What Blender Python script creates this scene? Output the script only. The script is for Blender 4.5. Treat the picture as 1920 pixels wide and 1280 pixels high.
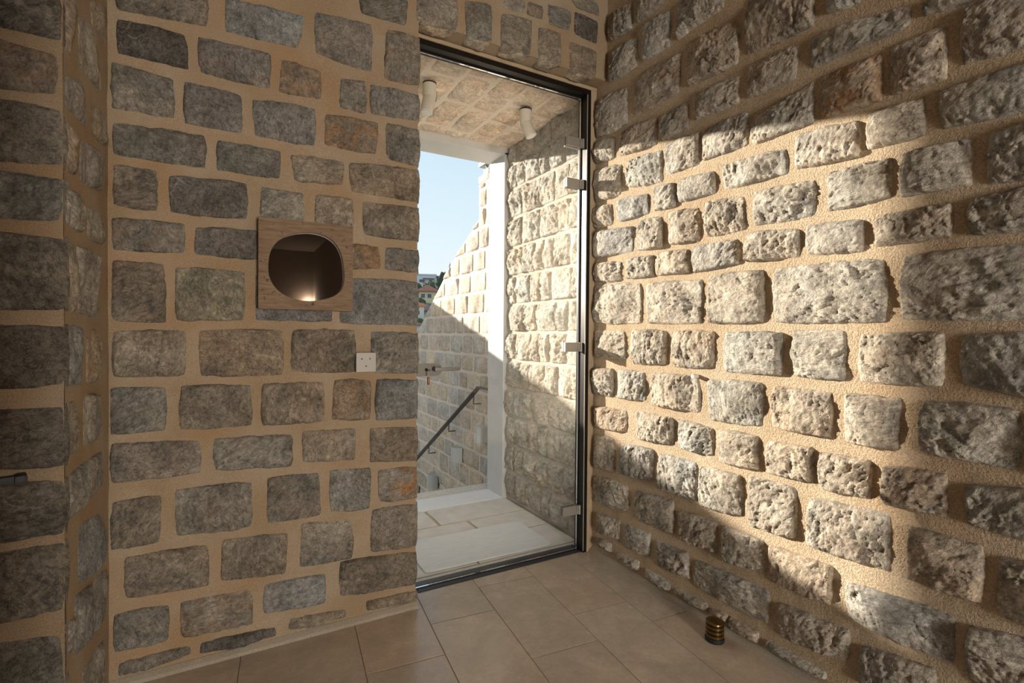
import bpy, bmesh, math, random
import numpy as np
from mathutils import Vector, Matrix

sc = bpy.context.scene
for o in list(bpy.data.objects):
    bpy.data.objects.remove(o)
COL = sc.collection

# ------------------------------------------------------------------ camera
# room axes: X along the mirror wall (to the right), Y out through the door, Z up
cam_d = bpy.data.cameras.new('camera')
cam = bpy.data.objects.new('camera', cam_d)
COL.objects.link(cam)
YAW, PITCH, ROLL, FPX = 0.514387578, -0.013907926, 0.008423545, 947.61
wv = Vector((math.sin(YAW)*math.cos(PITCH), math.cos(YAW)*math.cos(PITCH), math.sin(PITCH)))
rv = Vector((math.cos(YAW), -math.sin(YAW), 0))
uv = rv.cross(wv)
rr = math.cos(ROLL)*rv + math.sin(ROLL)*uv
uu = -math.sin(ROLL)*rv + math.cos(ROLL)*uv
m = Matrix((rr, uu, -wv)).transposed().to_4x4()
m.translation = Vector((0, 0, 1.15))
cam.matrix_world = m
cam_d.sensor_width = 36.0
cam_d.lens = FPX/1920*36.0
cam_d.clip_start = 0.02
cam_d.clip_end = 1000
sc.camera = cam

# ------------------------------------------------------------------ colour management
sc.view_settings.view_transform = 'Standard'
sc.view_settings.look = 'None'
sc.view_settings.gamma = 1.0
sc.view_settings.exposure = 0.0
sc.view_settings.use_curve_mapping = False

# ------------------------------------------------------------------ sky (a clear evening gradient, same all round)
world = bpy.data.worlds.new('sky')
sc.world = world
world.use_nodes = True
wn = world.node_tree
wn.nodes.clear()
w_out = wn.nodes.new('ShaderNodeOutputWorld')
w_bg = wn.nodes.new('ShaderNodeBackground')
w_tc = wn.nodes.new('ShaderNodeTexCoord')
w_sep = wn.nodes.new('ShaderNodeSeparateXYZ')
w_ramp = wn.nodes.new('ShaderNodeValToRGB')
wn.links.new(w_tc.outputs['Generated'], w_sep.inputs[0])
wn.links.new(w_sep.outputs['Z'], w_ramp.inputs[0])
wn.links.new(w_ramp.outputs[0], w_bg.inputs[0])
wn.links.new(w_bg.outputs[0], w_out.inputs[0])
els = w_ramp.color_ramp.elements
els[0].position = 0.0; els[0].color = (0.86, 0.92, 0.945, 1)
els[1].position = 1.0; els[1].color = (0.36, 0.54, 0.78, 1)
e = els.new(0.10); e.color = (0.82, 0.905, 0.95, 1)
e = els.new(0.22); e.color = (0.71, 0.85, 0.94, 1)
e = els.new(0.36); e.color = (0.60, 0.78, 0.92, 1)
w_bg.inputs['Strength'].default_value = 1.15

# ------------------------------------------------------------------ low sun from beyond the door, left
sun_d = bpy.data.lights.new('sun', 'SUN')
sun_d.energy = 14.0
sun_d.color = (1.0, 0.92, 0.81)
sun_d.angle = math.radians(0.53)
sun = bpy.data.objects.new('sun', sun_d)
COL.objects.link(sun)
sun_dir = Vector((0.5, -0.866, -0.1992))
sun.rotation_euler = sun_dir.to_track_quat('-Z', 'Y').to_euler()
sun.location = (-6, 12, 6)

def area(name, loc, target, sx, sy, power, color):
    d = bpy.data.lights.new(name, 'AREA')
    d.shape = 'RECTANGLE'; d.size = sx; d.size_y = sy
    d.energy = power; d.color = color
    o = bpy.data.objects.new(name, d)
    COL.objects.link(o)
    o.location = loc
    o.rotation_euler = (Vector(target)-Vector(loc)).to_track_quat('-Z', 'Y').to_euler()
    return o
# soft fill lamps added behind the camera; no windows are built there
area('fill_lamp', (-3.3, -2.2, 1.55), (1.0, -1.4, 1.45), 3.4, 2.0, 6, (1.0, 0.94, 0.86))
area('fill_lamp', (0.60, -3.5, 0.92), (0.35, 0.0, 1.1), 0.8, 1.2, 165, (1.0, 0.95, 0.88))

# ------------------------------------------------------------------ helpers
def link(o, parent=None):
    COL.objects.link(o)
    if parent is not None:
        o.parent = parent
        o.matrix_parent_inverse = parent.matrix_world.inverted() if False else Matrix()
    return o

class MB:
    """collects boxes, prisms, tubes and lathes into one mesh"""
    def __init__(self):
        self.v = []; self.f = []
    def add(self, vs, fs):
        n = len(self.v)
        self.v += [tuple(p) for p in vs]
        self.f += [tuple(i+n for i in q) for q in fs]
        return self
    def box(self, x0, x1, y0, y1, z0, z1):
        vs = [(x, y, z) for x in (x0, x1) for y in (y0, y1) for z in (z0, z1)]
        return self.add(vs, [(0,1,3,2),(4,6,7,5),(0,4,5,1),(2,3,7,6),(0,2,6,4),(1,5,7,3)])
    def bbox(self, x0, x1, y0, y1, z0, z1, b=0.003):
        """box with chamfered edges"""
        bm = bmesh.new()
        bmesh.ops.create_cube(bm, size=1)
        for p in bm.verts:
            p.co = Vector(((x0+x1)/2+p.co.x*(x1-x0), (y0+y1)/2+p.co.y*(y1-y0), (z0+z1)/2+p.co.z*(z1-z0)))
        bmesh.ops.bevel(bm, geom=list(bm.edges), offset=b, segments=2, affect='EDGES', profile=0.6)
        self.frombm(bm)
        return self
    def frombm(self, bm):
        bm.verts.index_update()
        self.add([p.co.copy() for p in bm.verts], [[p.index for p in f.verts] for f in bm.faces])
        bm.free()
        return self
    def prism(self, poly, axis, a0, a1):
        """poly: 2-D points; axis: the axis it is extruded along"""
        n = len(poly)
        def P(q, a):
            return {0: (a, q[0], q[1]), 1: (q[0], a, q[1]), 2: (q[0], q[1], a)}[axis]
        vs = [P(q, a0) for q in poly]+[P(q, a1) for q in poly]
        fs = [tuple(range(n)), tuple(range(2*n-1, n-1, -1))]+[(i, (i+1) % n, n+(i+1) % n, n+i) for i in range(n)]
        return self.add(vs, fs)
    def tube(self, pts, r, seg=12, caps=True):
        pts = [Vector(p) for p in pts]
        rs = r if isinstance(r, (list, tuple)) else [r]*len(pts)
        up = None; rings = []
        for i, p in enumerate(pts):
            t = (pts[min(i+1, len(pts)-1)]-pts[max(i-1, 0)]).normalized()
            if up is None:
                up = t.orthogonal().normalized()
            s = t.cross(up).normalized(); up = s.cross(t).normalized()
            rings.append([p+rs[i]*(math.cos(a)*up+math.sin(a)*s) for a in [2*math.pi*k/seg for k in range(seg)]])
        vs = [q for g in rings for q in g]; fs = []
        for i in range(len(pts)-1):
            for k in range(seg):
                fs.append((i*seg+k, i*seg+(k+1) % seg, (i+1)*seg+(k+1) % seg, (i+1)*seg+k))
        if caps:
            fs.append(tuple(range(seg-1, -1, -1)))
            fs.append(tuple((len(pts)-1)*seg+k for k in range(seg)))
        return self.add(vs, fs)
    def lathe(self, prof, c, seg=32):
        vs = []; fs = []
        for (r, z) in prof:
            vs += [(c[0]+r*math.cos(2*math.pi*k/seg), c[1]+r*math.sin(2*math.pi*k/seg), c[2]+z) for k in range(seg)]
        for i in range(len(prof)-1):
            for k in range(seg):
                fs.append((i*seg+k, i*seg+(k+1) % seg, (i+1)*seg+(k+1) % seg, (i+1)*seg+k))
        fs.append(tuple(range(seg-1, -1, -1)))
        fs.append(tuple((len(prof)-1)*seg+k for k in range(seg)))
        return self.add(vs, fs)
    def bar(self, p, q, w, h, up=(0, 0, 1)):
        p = Vector(p); q = Vector(q); t = (q-p).normalized()
        s = t.cross(Vector(up)).normalized(); u2 = s.cross(t).normalized()
        vs = [b+a*s*w/2+c*u2*h/2 for b in (p, q) for a, c in ((-1,-1),(1,-1),(1,1),(-1,1))]
        return self.add(vs, [(3,2,1,0),(4,5,6,7),(0,1,5,4),(1,2,6,5),(2,3,7,6),(3,0,4,7)])
    def build(self, name, mat, parent=None, smooth=False, kind=None):
        me = bpy.data.meshes.new(name)
        me.from_pydata(self.v, [], self.f)
        bm = bmesh.new(); bm.from_mesh(me)
        bmesh.ops.recalc_face_normals(bm, faces=bm.faces)
        bm.to_mesh(me); bm.free()
        if smooth:
            me.polygons.foreach_set('use_smooth', [True]*len(me.polygons))
            me.set_sharp_from_angle(angle=math.radians(38))
        me.materials.append(mat)
        o = bpy.data.objects.new(name, me)
        link(o, parent)
        if kind: o['kind'] = kind
        return o

def empty(name, loc=(0, 0, 0), kind=None, label=None, cat=None, group=None):
    o = bpy.data.objects.new(name, None)
    COL.objects.link(o); o.location = loc
    o.empty_display_size = 0.05
    if kind: o['kind'] = kind
    tag(o, label, cat, group)
    return o
def tag(o, label=None, cat=None, group=None):
    if label: o['label'] = label
    if cat: o['category'] = cat
    if group: o['group'] = group
    return o

# ------------------------------------------------------------------ materials
def material(name):
    mt = bpy.data.materials.new(name); mt.use_nodes = True
    return mt, mt.node_tree.nodes, mt.node_tree.links, mt.node_tree.nodes['Principled BSDF']
def N(nodes, typ, **kw):
    n = nodes.new(typ)
    for k, v in kw.items(): setattr(n, k, v)
    return n
def noise(nodes, links, scale, detail=4, rough=0.6, coord=None, dist=0.0):
    n = N(nodes, 'ShaderNodeTexNoise')
    n.inputs['Scale'].default_value = scale; n.inputs['Detail'].default_value = detail
    n.inputs['Roughness'].default_value = rough; n.inputs['Distortion'].default_value = dist
    if coord is not None: links.new(coord, n.inputs['Vector'])
    return n
def maprange(nodes, links, src, a, b, c, d):
    n = N(nodes, 'ShaderNodeMapRange')
    n.inputs[1].default_value = a; n.inputs[2].default_value = b
    n.inputs[3].default_value = c; n.inputs[4].default_value = d
    links.new(src, n.inputs[0]); return n
def mixc(nodes, links, fac, a, b, blend='MIX'):
    n = N(nodes, 'ShaderNodeMix', data_type='RGBA', blend_type=blend)
    for s, i in ((fac, 0), (a, 6), (b, 7)):
        if hasattr(s, 'is_linked'): links.new(s, n.inputs[i])
        elif isinstance(s, (int, float)): n.inputs[i].default_value = s
        else: n.inputs[i].default_value = (*s[:3], 1)
    return n.outputs[2]
def simple(name, col, rough=0.5, metal=0.0, bump=None, var=0.0, vscale=8.0):
    mt, nd, lk, bs = material(name)
    bs.inputs['Base Color'].default_value = (*col, 1)
    bs.inputs['Roughness'].default_value = rough
    bs.inputs['Metallic'].default_value = metal
    tc = N(nd, 'ShaderNodeTexCoord')
    if var:
        n = noise(nd, lk, vscale, 6, 0.6, tc.outputs['Object'])
        f = maprange(nd, lk, n.outputs[0], 0.3, 0.7, 0, 1)
        c = mixc(nd, lk, f.outputs[0], tuple(x*(1-var) for x in col), tuple(min(1, x*(1+var)) for x in col))
        lk.new(c, bs.inputs['Base Color'])
    if bump:
        n2 = noise(nd, lk, bump[0], 6, 0.65, tc.outputs['Object'])
        b = N(nd, 'ShaderNodeBump'); b.inputs['Strength'].default_value = bump[1]; b.inputs['Distance'].default_value = bump[2]
        lk.new(n2.outputs[0], b.inputs['Height']); lk.new(b.outputs[0], bs.inputs['Normal'])
    return mt

def stone_material(name, fine=1.0, bumpd=0.006, vein=0.35, contrast=1.0):
    """split limestone: the stone's own tint is the object colour, its alpha the amount of rust"""
    mt, nd, lk, bs = material(name)
    oi = N(nd, 'ShaderNodeObjectInfo'); tc = N(nd, 'ShaderNodeTexCoord')
    P = tc.outputs['Object']
    n1 = noise(nd, lk, 9*fine, 7, 0.62, P, 0.6)
    n2 = noise(nd, lk, 55*fine, 6, 0.7, P, 0.2)
    n3 = noise(nd, lk, 240*fine, 4, 0.7, P)
    f1 = maprange(nd, lk, n1.outputs[0], 0.33, 0.68, 1-0.34*contrast, 1+0.30*contrast)
    f2 = maprange(nd, lk, n2.outputs[0], 0.33, 0.68, 1-0.30*contrast, 1+0.26*contrast)
    f3 = maprange(nd, lk, n3.outputs[0], 0.3, 0.72, 0.82, 1.22)
    mu = N(nd, 'ShaderNodeMath', operation='MULTIPLY'); lk.new(f1.outputs[0], mu.inputs[0]); lk.new(f2.outputs[0], mu.inputs[1])
    mu2 = N(nd, 'ShaderNodeMath', operation='MULTIPLY'); lk.new(mu.outputs[0], mu2.inputs[0]); lk.new(f3.outputs[0], mu2.inputs[1])
    # bedding streaks, turned differently in every block
    vr = N(nd, 'ShaderNodeVectorRotate', rotation_type='EULER_XYZ'); lk.new(P, vr.inputs['Vector'])
    cmb = N(nd, 'ShaderNodeCombineXYZ')
    for k_, mul in enumerate((3.1, 2.3, 4.7)):
        mm = N(nd, 'ShaderNodeMath', operation='MULTIPLY'); mm.inputs[1].default_value = mul
        lk.new(oi.outputs['Random'], mm.inputs[0]); lk.new(mm.outputs[0], cmb.inputs[k_])
    lk.new(cmb.outputs[0], vr.inputs['Rotation'])
    mps = N(nd, 'ShaderNodeMapping'); mps.inputs['Scale'].default_value = (0.22, 1, 1); lk.new(vr.outputs[0], mps.inputs[0])
    ns = noise(nd, lk, 95*fine, 5, 0.72, mps.outputs[0], 1.0)
    fs_ = maprange(nd, lk, ns.outputs[0], 0.32, 0.70, 1-0.34*contrast, 1+0.34*contrast)
    mu3 = N(nd, 'ShaderNodeMath', operation='MULTIPLY'); lk.new(mu2.outputs[0], mu3.inputs[0]); lk.new(fs_.outputs[0], mu3.inputs[1])
    mu2 = mu3
    # warm / cool drift
    n4 = noise(nd, lk, 5*fine, 3, 0.5, P)
    f4 = maprange(nd, lk, n4.outputs[0], 0.35, 0.65, 0, 1)
    drift = mixc(nd, lk, f4.outputs[0], (1.07, 0.985, 0.89), (0.985, 1.0, 0.99))
    base = mixc(nd, lk, 1.0, oi.outputs['Color'], drift, 'MULTIPLY')
    vm = N(nd, 'ShaderNodeVectorMath', operation='SCALE'); lk.new(base, vm.inputs[0]); lk.new(mu2.outputs[0], vm.inputs['Scale'])
    col = vm.outputs[0]
    # rust stains
    n5 = noise(nd, lk, 14*fine, 5, 0.65, P, 0.8)
    f5 = maprange(nd, lk, n5.outputs[0], 0.42, 0.62, 0.1, 1)
    mr = N(nd, 'ShaderNodeMath', operation='MULTIPLY'); lk.new(f5.outputs[0], mr.inputs[0]); lk.new(oi.outputs['Alpha'], mr.inputs[1])
    rc = mixc(nd, lk, 1.0, (0.42, 0.20, 0.065), n2.outputs[0], 'MULTIPLY')
    rv2 = N(nd, 'ShaderNodeVectorMath', operation='SCALE'); lk.new(rc, rv2.inputs[0]); rv2.inputs['Scale'].default_value = 1.7
    col = mixc(nd, lk, mr.outputs[0], col, rv2.outputs[0])
    # pale calcite veins
    nw = noise(nd, lk, 12*fine, 3, 0.5, P)
    va = N(nd, 'ShaderNodeVectorMath', operation='SCALE'); lk.new(nw.outputs['Color'], va.inputs[0]); va.inputs['Scale'].default_value = 0.11
    vb = N(nd, 'ShaderNodeVectorMath', operation='ADD'); lk.new(va.outputs[0], vb.inputs[0]); lk.new(P, vb.inputs[1])
    vo = N(nd, 'ShaderNodeTexVoronoi', feature='DISTANCE_TO_EDGE'); vo.inputs['Scale'].default_value = 10*fine
    lk.new(vb.outputs[0], vo.inputs['Vector'])
    fv = maprange(nd, lk, vo.outputs['Distance'], 0.0, 0.03, 1, 0)
    nm = noise(nd, lk, 7*fine, 2, 0.5, P)
    fm = maprange(nd, lk, nm.outputs[0], 0.5, 0.68, 0, vein)
    mv = N(nd, 'ShaderNodeMath', operation='MULTIPLY'); lk.new(fv.outputs[0], mv.inputs[0]); lk.new(fm.outputs[0], mv.inputs[1])
    col = mixc(nd, lk, mv.outputs[0], col, (0.52, 0.47, 0.40))
    # hairline pale streaks along the bedding, and a few dark cracks
    def line(src, lo, hi, amt):
        su = N(nd, 'ShaderNodeMath', operation='SUBTRACT'); lk.new(src, su.inputs[0]); su.inputs[1].default_value = lo
        ab_ = N(nd, 'ShaderNodeMath', operation='ABSOLUTE'); lk.new(su.outputs[0], ab_.inputs[0])
        return maprange(nd, lk, ab_.outputs[0], 0.0, hi, amt, 0)
    l1 = line(ns.outputs[0], 0.53, 0.022, 0.42)
    col = mixc(nd, lk, l1.outputs[0], col, (0.44, 0.395, 0.33))
    nc = noise(nd, lk, 11*fine, 6, 0.62, P, 1.2)
    l2 = line(nc.outputs[0], 0.46, 0.010, 0.6)
    col = mixc(nd, lk, l2.outputs[0], col, (0.055, 0.043, 0.032))
    lk.new(col, bs.inputs['Base Color'])
    bs.inputs['Roughness'].default_value = 0.82
    bs.inputs['Specular IOR Level'].default_value = 0.35
    b1 = N(nd, 'ShaderNodeBump'); b1.inputs['Strength'].default_value = 0.9; b1.inputs['Distance'].default_value = bumpd
    hs = N(nd, 'ShaderNodeMath', operation='ADD'); lk.new(n2.outputs[0], hs.inputs[0]); lk.new(ns.outputs[0], hs.inputs[1])
    lk.new(hs.outputs[0], b1.inputs['Height'])
    b2 = N(nd, 'ShaderNodeBump'); b2.inputs['Strength'].default_value = 0.8; b2.inputs['Distance'].default_value = bumpd*0.35
    lk.new(n3.outputs[0], b2.inputs['Height']); lk.new(b1.outputs[0], b2.inputs['Normal'])
    lk.new(b2.outputs[0], bs.inputs['Normal'])
    return mt

def mortar_material(name, c_dark, c_light, grain=330, bd=0.003, stain=(0.36, 0.20, 0.09), st=0.5):
    mt, nd, lk, bs = material(name)
    tc = N(nd, 'ShaderNodeTexCoord'); P = tc.outputs['Object']
    n1 = noise(nd, lk, 4, 5, 0.6, P); n2 = noise(nd, lk, grain, 3, 0.7, P); n3 = noise(nd, lk, 3.2, 3, 0.5, P)
    f1 = maprange(nd, lk, n1.outputs[0], 0.35, 0.66, 0, 1)
    c = mixc(nd, lk, f1.outputs[0], c_dark, c_light)
    f3 = maprange(nd, lk, n3.outputs[0], 0.52, 0.72, 0, st)
    c = mixc(nd, lk, f3.outputs[0], c, stain)
    f2 = maprange(nd, lk, n2.outputs[0], 0.28, 0.72, 0.72, 1.28)
    vm = N(nd, 'ShaderNodeVectorMath', operation='SCALE'); lk.new(c, vm.inputs[0]); lk.new(f2.outputs[0], vm.inputs['Scale'])
    lk.new(vm.outputs[0], bs.inputs['Base Color'])
    bs.inputs['Roughness'].default_value = 0.95
    bs.inputs['Specular IOR Level'].default_value = 0.15
    b = N(nd, 'ShaderNodeBump'); b.inputs['Strength'].default_value = 1.0; b.inputs['Distance'].default_value = bd
    lk.new(n2.outputs[0], b.inputs['Height']); lk.new(b.outputs[0], bs.inputs['Normal'])
    return mt

M = {}
M['stone'] = stone_material('split_limestone', 1.0, 0.007, 0.4, 1.2)
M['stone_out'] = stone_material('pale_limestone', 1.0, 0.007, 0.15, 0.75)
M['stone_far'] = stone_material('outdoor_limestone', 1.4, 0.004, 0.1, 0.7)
M['mortar'] = mortar_material('sand_mortar', (0.325, 0.23, 0.137), (0.385, 0.30, 0.207))
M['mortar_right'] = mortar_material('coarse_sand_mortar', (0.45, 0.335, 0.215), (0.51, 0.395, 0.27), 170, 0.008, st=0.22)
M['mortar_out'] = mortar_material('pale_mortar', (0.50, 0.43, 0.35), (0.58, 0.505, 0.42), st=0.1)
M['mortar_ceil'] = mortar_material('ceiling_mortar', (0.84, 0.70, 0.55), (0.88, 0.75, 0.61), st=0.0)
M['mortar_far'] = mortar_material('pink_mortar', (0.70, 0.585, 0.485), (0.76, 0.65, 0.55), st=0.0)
M['fillet'] = mortar_material('grey_mortar', (0.34, 0.29, 0.22), (0.40, 0.34, 0.26), st=0.1)
M['plaster'] = simple('warm_plaster', (0.30, 0.245, 0.20), 0.9, bump=(60, 0.15, 0.002), var=0.06)
M['ceiling'] = simple('ceiling_plaster', (0.32, 0.265, 0.22), 0.9, var=0.04)
M['reveal'] = simple('reveal_plaster', (0.40, 0.30, 0.19), 0.92, bump=(150, 0.3, 0.002), var=0.12, vscale=14)
M['grout'] = simple('grout', (0.36, 0.28, 0.195), 0.9)
M['lock_metal'] = simple('dull_nickel_lock', (0.17, 0.16, 0.135), 0.5, 0.3)
M['black_metal'] = simple('dark_bronze_frame', (0.022, 0.017, 0.013), 0.32, 0.6)
M['rubber'] = simple('black_seal', (0.008, 0.008, 0.008), 0.6)
M['steel'] = simple('satin_nickel', (0.33, 0.30, 0.255), 0.48, 0.45)
M['dark_steel'] = simple('dark_handrail_paint', (0.035, 0.036, 0.04), 0.45, 0.3)
M['cream_paint'] = simple('cream_fixture_paint', (0.62, 0.55, 0.45), 0.5)
M['grey_paint'] = simple('grey_fixture_paint', (0.42, 0.43, 0.41), 0.5)
M['lens'] = simple('spot_lens', (0.75, 0.73, 0.68), 0.25)
M['plate'] = simple('switch_plate', (0.33, 0.30, 0.26), 0.5, 0.1)
M['hole'] = simple('dark_hole', (0.01, 0.008, 0.006), 0.8)
M['smooth_stone'] = simple('honed_limestone', (0.76, 0.74, 0.71), 0.55, bump=(90, 0.1, 0.001), var=0.05)
M['portal'] = simple('portal_limestone', (0.58, 0.56, 0.535), 0.6, bump=(120, 0.12, 0.001), var=0.05)
M['slab'] = simple('porch_slab', (0.63, 0.57, 0.49), 0.65, bump=(80, 0.25, 0.002), var=0.10, vscale=10)
M['rough_slab'] = simple('bush_hammered_slab', (0.66, 0.60, 0.51), 0.9, bump=(180, 0.8, 0.004), var=0.16, vscale=40)
M['sand_joint'] = simple('sandy_joint', (0.46, 0.36, 0.24), 0.95, bump=(250, 0.8, 0.003), var=0.2, vscale=60)
M['brass'] = simple('aged_brass', (0.20, 0.125, 0.045), 0.30, 0.9, var=0.2, vscale=40)
M['bronze'] = simple('dark_bronze', (0.03, 0.018, 0.010), 0.35, 0.7)
M['wood_fob'] = simple('copper_fob', (0.30, 0.15, 0.075), 0.35, 0.3)
M['black_iron'] = simple('black_iron', (0.005, 0.005, 0.005), 0.65, 0.0)
M['white_block'] = simple('white_stone_block', (0.80, 0.77, 0.70), 0.8)

def mat_mat():
    mt, nd, lk, bs = material('woven_mat')
    tc = N(nd, 'ShaderNodeTexCoord'); P = tc.outputs['Object']
    mp = N(nd, 'ShaderNodeMapping'); lk.new(P, mp.inputs[0]); mp.inputs['Scale'].default_value = (2, 16, 2)
    n = noise(nd, lk, 5, 4, 0.6, mp.outputs[0])
    f = maprange(nd, lk, n.outputs[0], 0.3, 0.7, 0, 1)
    c = mixc(nd, lk, f.outputs[0], (0.62, 0.61, 0.575), (0.72, 0.705, 0.67))
    lk.new(c, bs.inputs['Base Color']); bs.inputs['Roughness'].default_value = 0.9
    n2 = noise(nd, lk, 400, 2, 0.6, P)
    b = N(nd, 'ShaderNodeBump'); b.inputs['Strength'].default_value = 0.4; b.inputs['Distance'].default_value = 0.002
    lk.new(n2.outputs[0], b.inputs['Height']); lk.new(b.outputs[0], bs.inputs['Normal'])
    return mt
M['mat'] = mat_mat()

def tile_mat():
    mt, nd, lk, bs = material('honed_beige_limestone_tile')
    oi = N(nd, 'ShaderNodeObjectInfo'); tc = N(nd, 'ShaderNodeTexCoord'); P = tc.outputs['Object']
    n1 = noise(nd, lk, 5, 6, 0.6, P, 0.8); n2 = noise(nd, lk, 38, 6, 0.7, P, 1.2)
    f1 = maprange(nd, lk, n1.outputs[0], 0.3, 0.7, 0.86, 1.14)
    f2 = maprange(nd, lk, n2.outputs[0], 0.35, 0.7, 0.92, 1.08)
    mu = N(nd, 'ShaderNodeMath', operation='MULTIPLY'); lk.new(f1.outputs[0], mu.inputs[0]); lk.new(f2.outputs[0], mu.inputs[1])
    vm = N(nd, 'ShaderNodeVectorMath', operation='SCALE'); lk.new(oi.outputs['Color'], vm.inputs[0]); lk.new(mu.outputs[0], vm.inputs['Scale'])
    # small shell specks
    n6 = noise(nd, lk, 90, 3, 0.5, P)
    fs = maprange(nd, lk, n6.outputs[0], 0.70, 0.76, 0, 0.4)
    c = mixc(nd, lk, fs.outputs[0], vm.outputs[0], (0.50, 0.42, 0.32))
    lk.new(c, bs.inputs['Base Color'])
    fr = maprange(nd, lk, n2.outputs[0], 0.3, 0.7, 0.18, 0.28)
    lk.new(fr.outputs[0], bs.inputs['Roughness'])
    bs.inputs['Specular IOR Level'].default_value = 0.55
    b = N(nd, 'ShaderNodeBump'); b.inputs['Strength'].default_value = 0.12; b.inputs['Distance'].default_value = 0.002
    lk.new(n2.outputs[0], b.inputs['Height']); lk.new(b.outputs[0], bs.inputs['Normal'])
    return mt
M['tile'] = tile_mat()

def wood_mat():
    mt, nd, lk, bs = material('worn_wood')
    tc = N(nd, 'ShaderNodeTexCoord'); P = tc.outputs['Object']
    mp = N(nd, 'ShaderNodeMapping'); lk.new(P, mp.inputs[0]); mp.inputs['Scale'].default_value = (1.6, 6, 14)
    n = noise(nd, lk, 9, 7, 0.65, mp.outputs[0], 0.4)
    f = maprange(nd, lk, n.outputs[0], 0.3, 0.7, 0, 1)
    c = mixc(nd, lk, f.outputs[0], (0.125, 0.072, 0.036), (0.245, 0.160, 0.092))
    n2 = noise(nd, lk, 62, 3, 0.5, P)
    f2 = maprange(nd, lk, n2.outputs[0], 0.66, 0.70, 0, 0.9)
    c = mixc(nd, lk, f2.outputs[0], c, (0.05, 0.028, 0.015))
    lk.new(c, bs.inputs['Base Color']); bs.inputs['Roughness'].default_value = 0.75
    b = N(nd, 'ShaderNodeBump'); b.inputs['Strength'].default_value = 0.5; b.inputs['Distance'].default_value = 0.002
    lk.new(n.outputs[0], b.inputs['Height']); lk.new(b.outputs[0], bs.inputs['Normal'])
    return mt
M['wood'] = wood_mat()
M['mirror'] = simple('mirror_silver', (0.80, 0.78, 0.76), 0.015, 1.0)

def glass_mat():
    mt, nd, lk, bs = material('clear_door_glass')
    nd.remove(bs); out = nd['Material Output']
    tr = N(nd, 'ShaderNodeBsdfTransparent'); tr.inputs[0].default_value = (0.985, 0.992, 0.988, 1)
    gl = N(nd, 'ShaderNodeBsdfGlossy'); gl.inputs['Roughness'].default_value = 0.0
    fr = N(nd, 'ShaderNodeFresnel'); fr.inputs['IOR'].default_value = 1.45
    mx = N(nd, 'ShaderNodeMixShader')
    lk.new(fr.outputs[0], mx.inputs[0]); lk.new(tr.outputs[0], mx.inputs[1]); lk.new(gl.outputs[0], mx.inputs[2])
    lk.new(mx.outputs[0], out.inputs[0])
    return mt
M['glass'] = glass_mat()
M['foliage'] = simple('hill_foliage', (0.055, 0.085, 0.035), 0.9, var=0.35, vscale=0.9)
M['foliage_dark'] = simple('cypress_foliage', (0.030, 0.055, 0.036), 0.9, var=0.35, vscale=1.2)
M['hill'] = simple('hill_ground', (0.075, 0.095, 0.055), 0.95, var=0.4, vscale=0.15)
M['house_white'] = simple('white_render_wall', (0.62, 0.66, 0.70), 0.9)
M['house_yellow'] = simple('yellow_render_wall', (0.72, 0.62, 0.36), 0.9)
M['house_cream'] = simple('cream_render_wall', (0.75, 0.68, 0.58), 0.9)
M['roof_red'] = simple('terracotta_roof', (0.36, 0.15, 0.10), 0.9, var=0.2, vscale=3)
M['roof_orange'] = simple('orange_roof', (0.62, 0.20, 0.09), 0.9, var=0.2, vscale=3)
M['roof_dark'] = simple('purple_brown_roof', (0.26, 0.15, 0.14), 0.9, var=0.2, vscale=3)
M['far_window'] = simple('far_window_glass', (0.06, 0.08, 0.10), 0.2)
M['facade'] = simple('plain_render', (0.55, 0.48, 0.40), 0.9)

# ------------------------------------------------------------------ noise + stone meshes (numpy)
_perm = np.random.RandomState(7).permutation(4096)
def vnoise(x, y, s=0):
    xi = np.floor(x).astype(int); yi = np.floor(y).astype(int)
    fx = x-xi; fy = y-yi
    fx = fx*fx*(3-2*fx); fy = fy*fy*(3-2*fy)
    def h(a, b):
        return _perm[(_perm[(a+s*131) & 4095]+b) & 4095]/2047.5-1
    return (h(xi, yi)*(1-fx)+h(xi+1, yi)*fx)*(1-fy)+(h(xi, yi+1)*(1-fx)+h(xi+1, yi+1)*fx)*fy
def fbm(x, y, s=0, oct=4, gain=0.55):
    a = 1.0; t = 0; n = 0
    for i in range(oct):
        t = t+a*vnoise(x, y, s+i*17); n += a
        x = x*2.03+11.3; y = y*2.03+5.7; a *= gain
    return t/n

def facets(x, y, s=0):
    """broken chips: every cell is a small tilted plane"""
    xi = np.floor(x).astype(int); yi = np.floor(y).astype(int)
    best = np.full(x.shape, 9e9); out = np.zeros(x.shape)
    def h(a, b, k): return _perm[(_perm[(a+s*131+k*977) & 4095]+b) & 4095]/4095.0
    for i in (-1, 0, 1):
        for j in (-1, 0, 1):
            a, b = xi+i, yi+j
            dx = x-(a+h(a, b, 1)); dy = y-(b+h(a, b, 2))
            d = dx*dx+dy*dy
            v = (h(a, b, 3)-0.5)*1.1+1.5*(h(a, b, 4)-0.5)*dx+1.5*(h(a, b, 5)-0.5)*dy
            k = d < best
            best = np.where(k, d, best); out = np.where(k, v, out)
    return out

def grid_faces(nu, nv):
    i = np.arange(nu); j = np.arange(nv)
    I, J = np.meshgrid(i, j, indexing='ij')
    a = (I*(nv+1)+J).ravel()
    return np.stack([a, a+nv+1, a+nv+2, a+1], 1)

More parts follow.
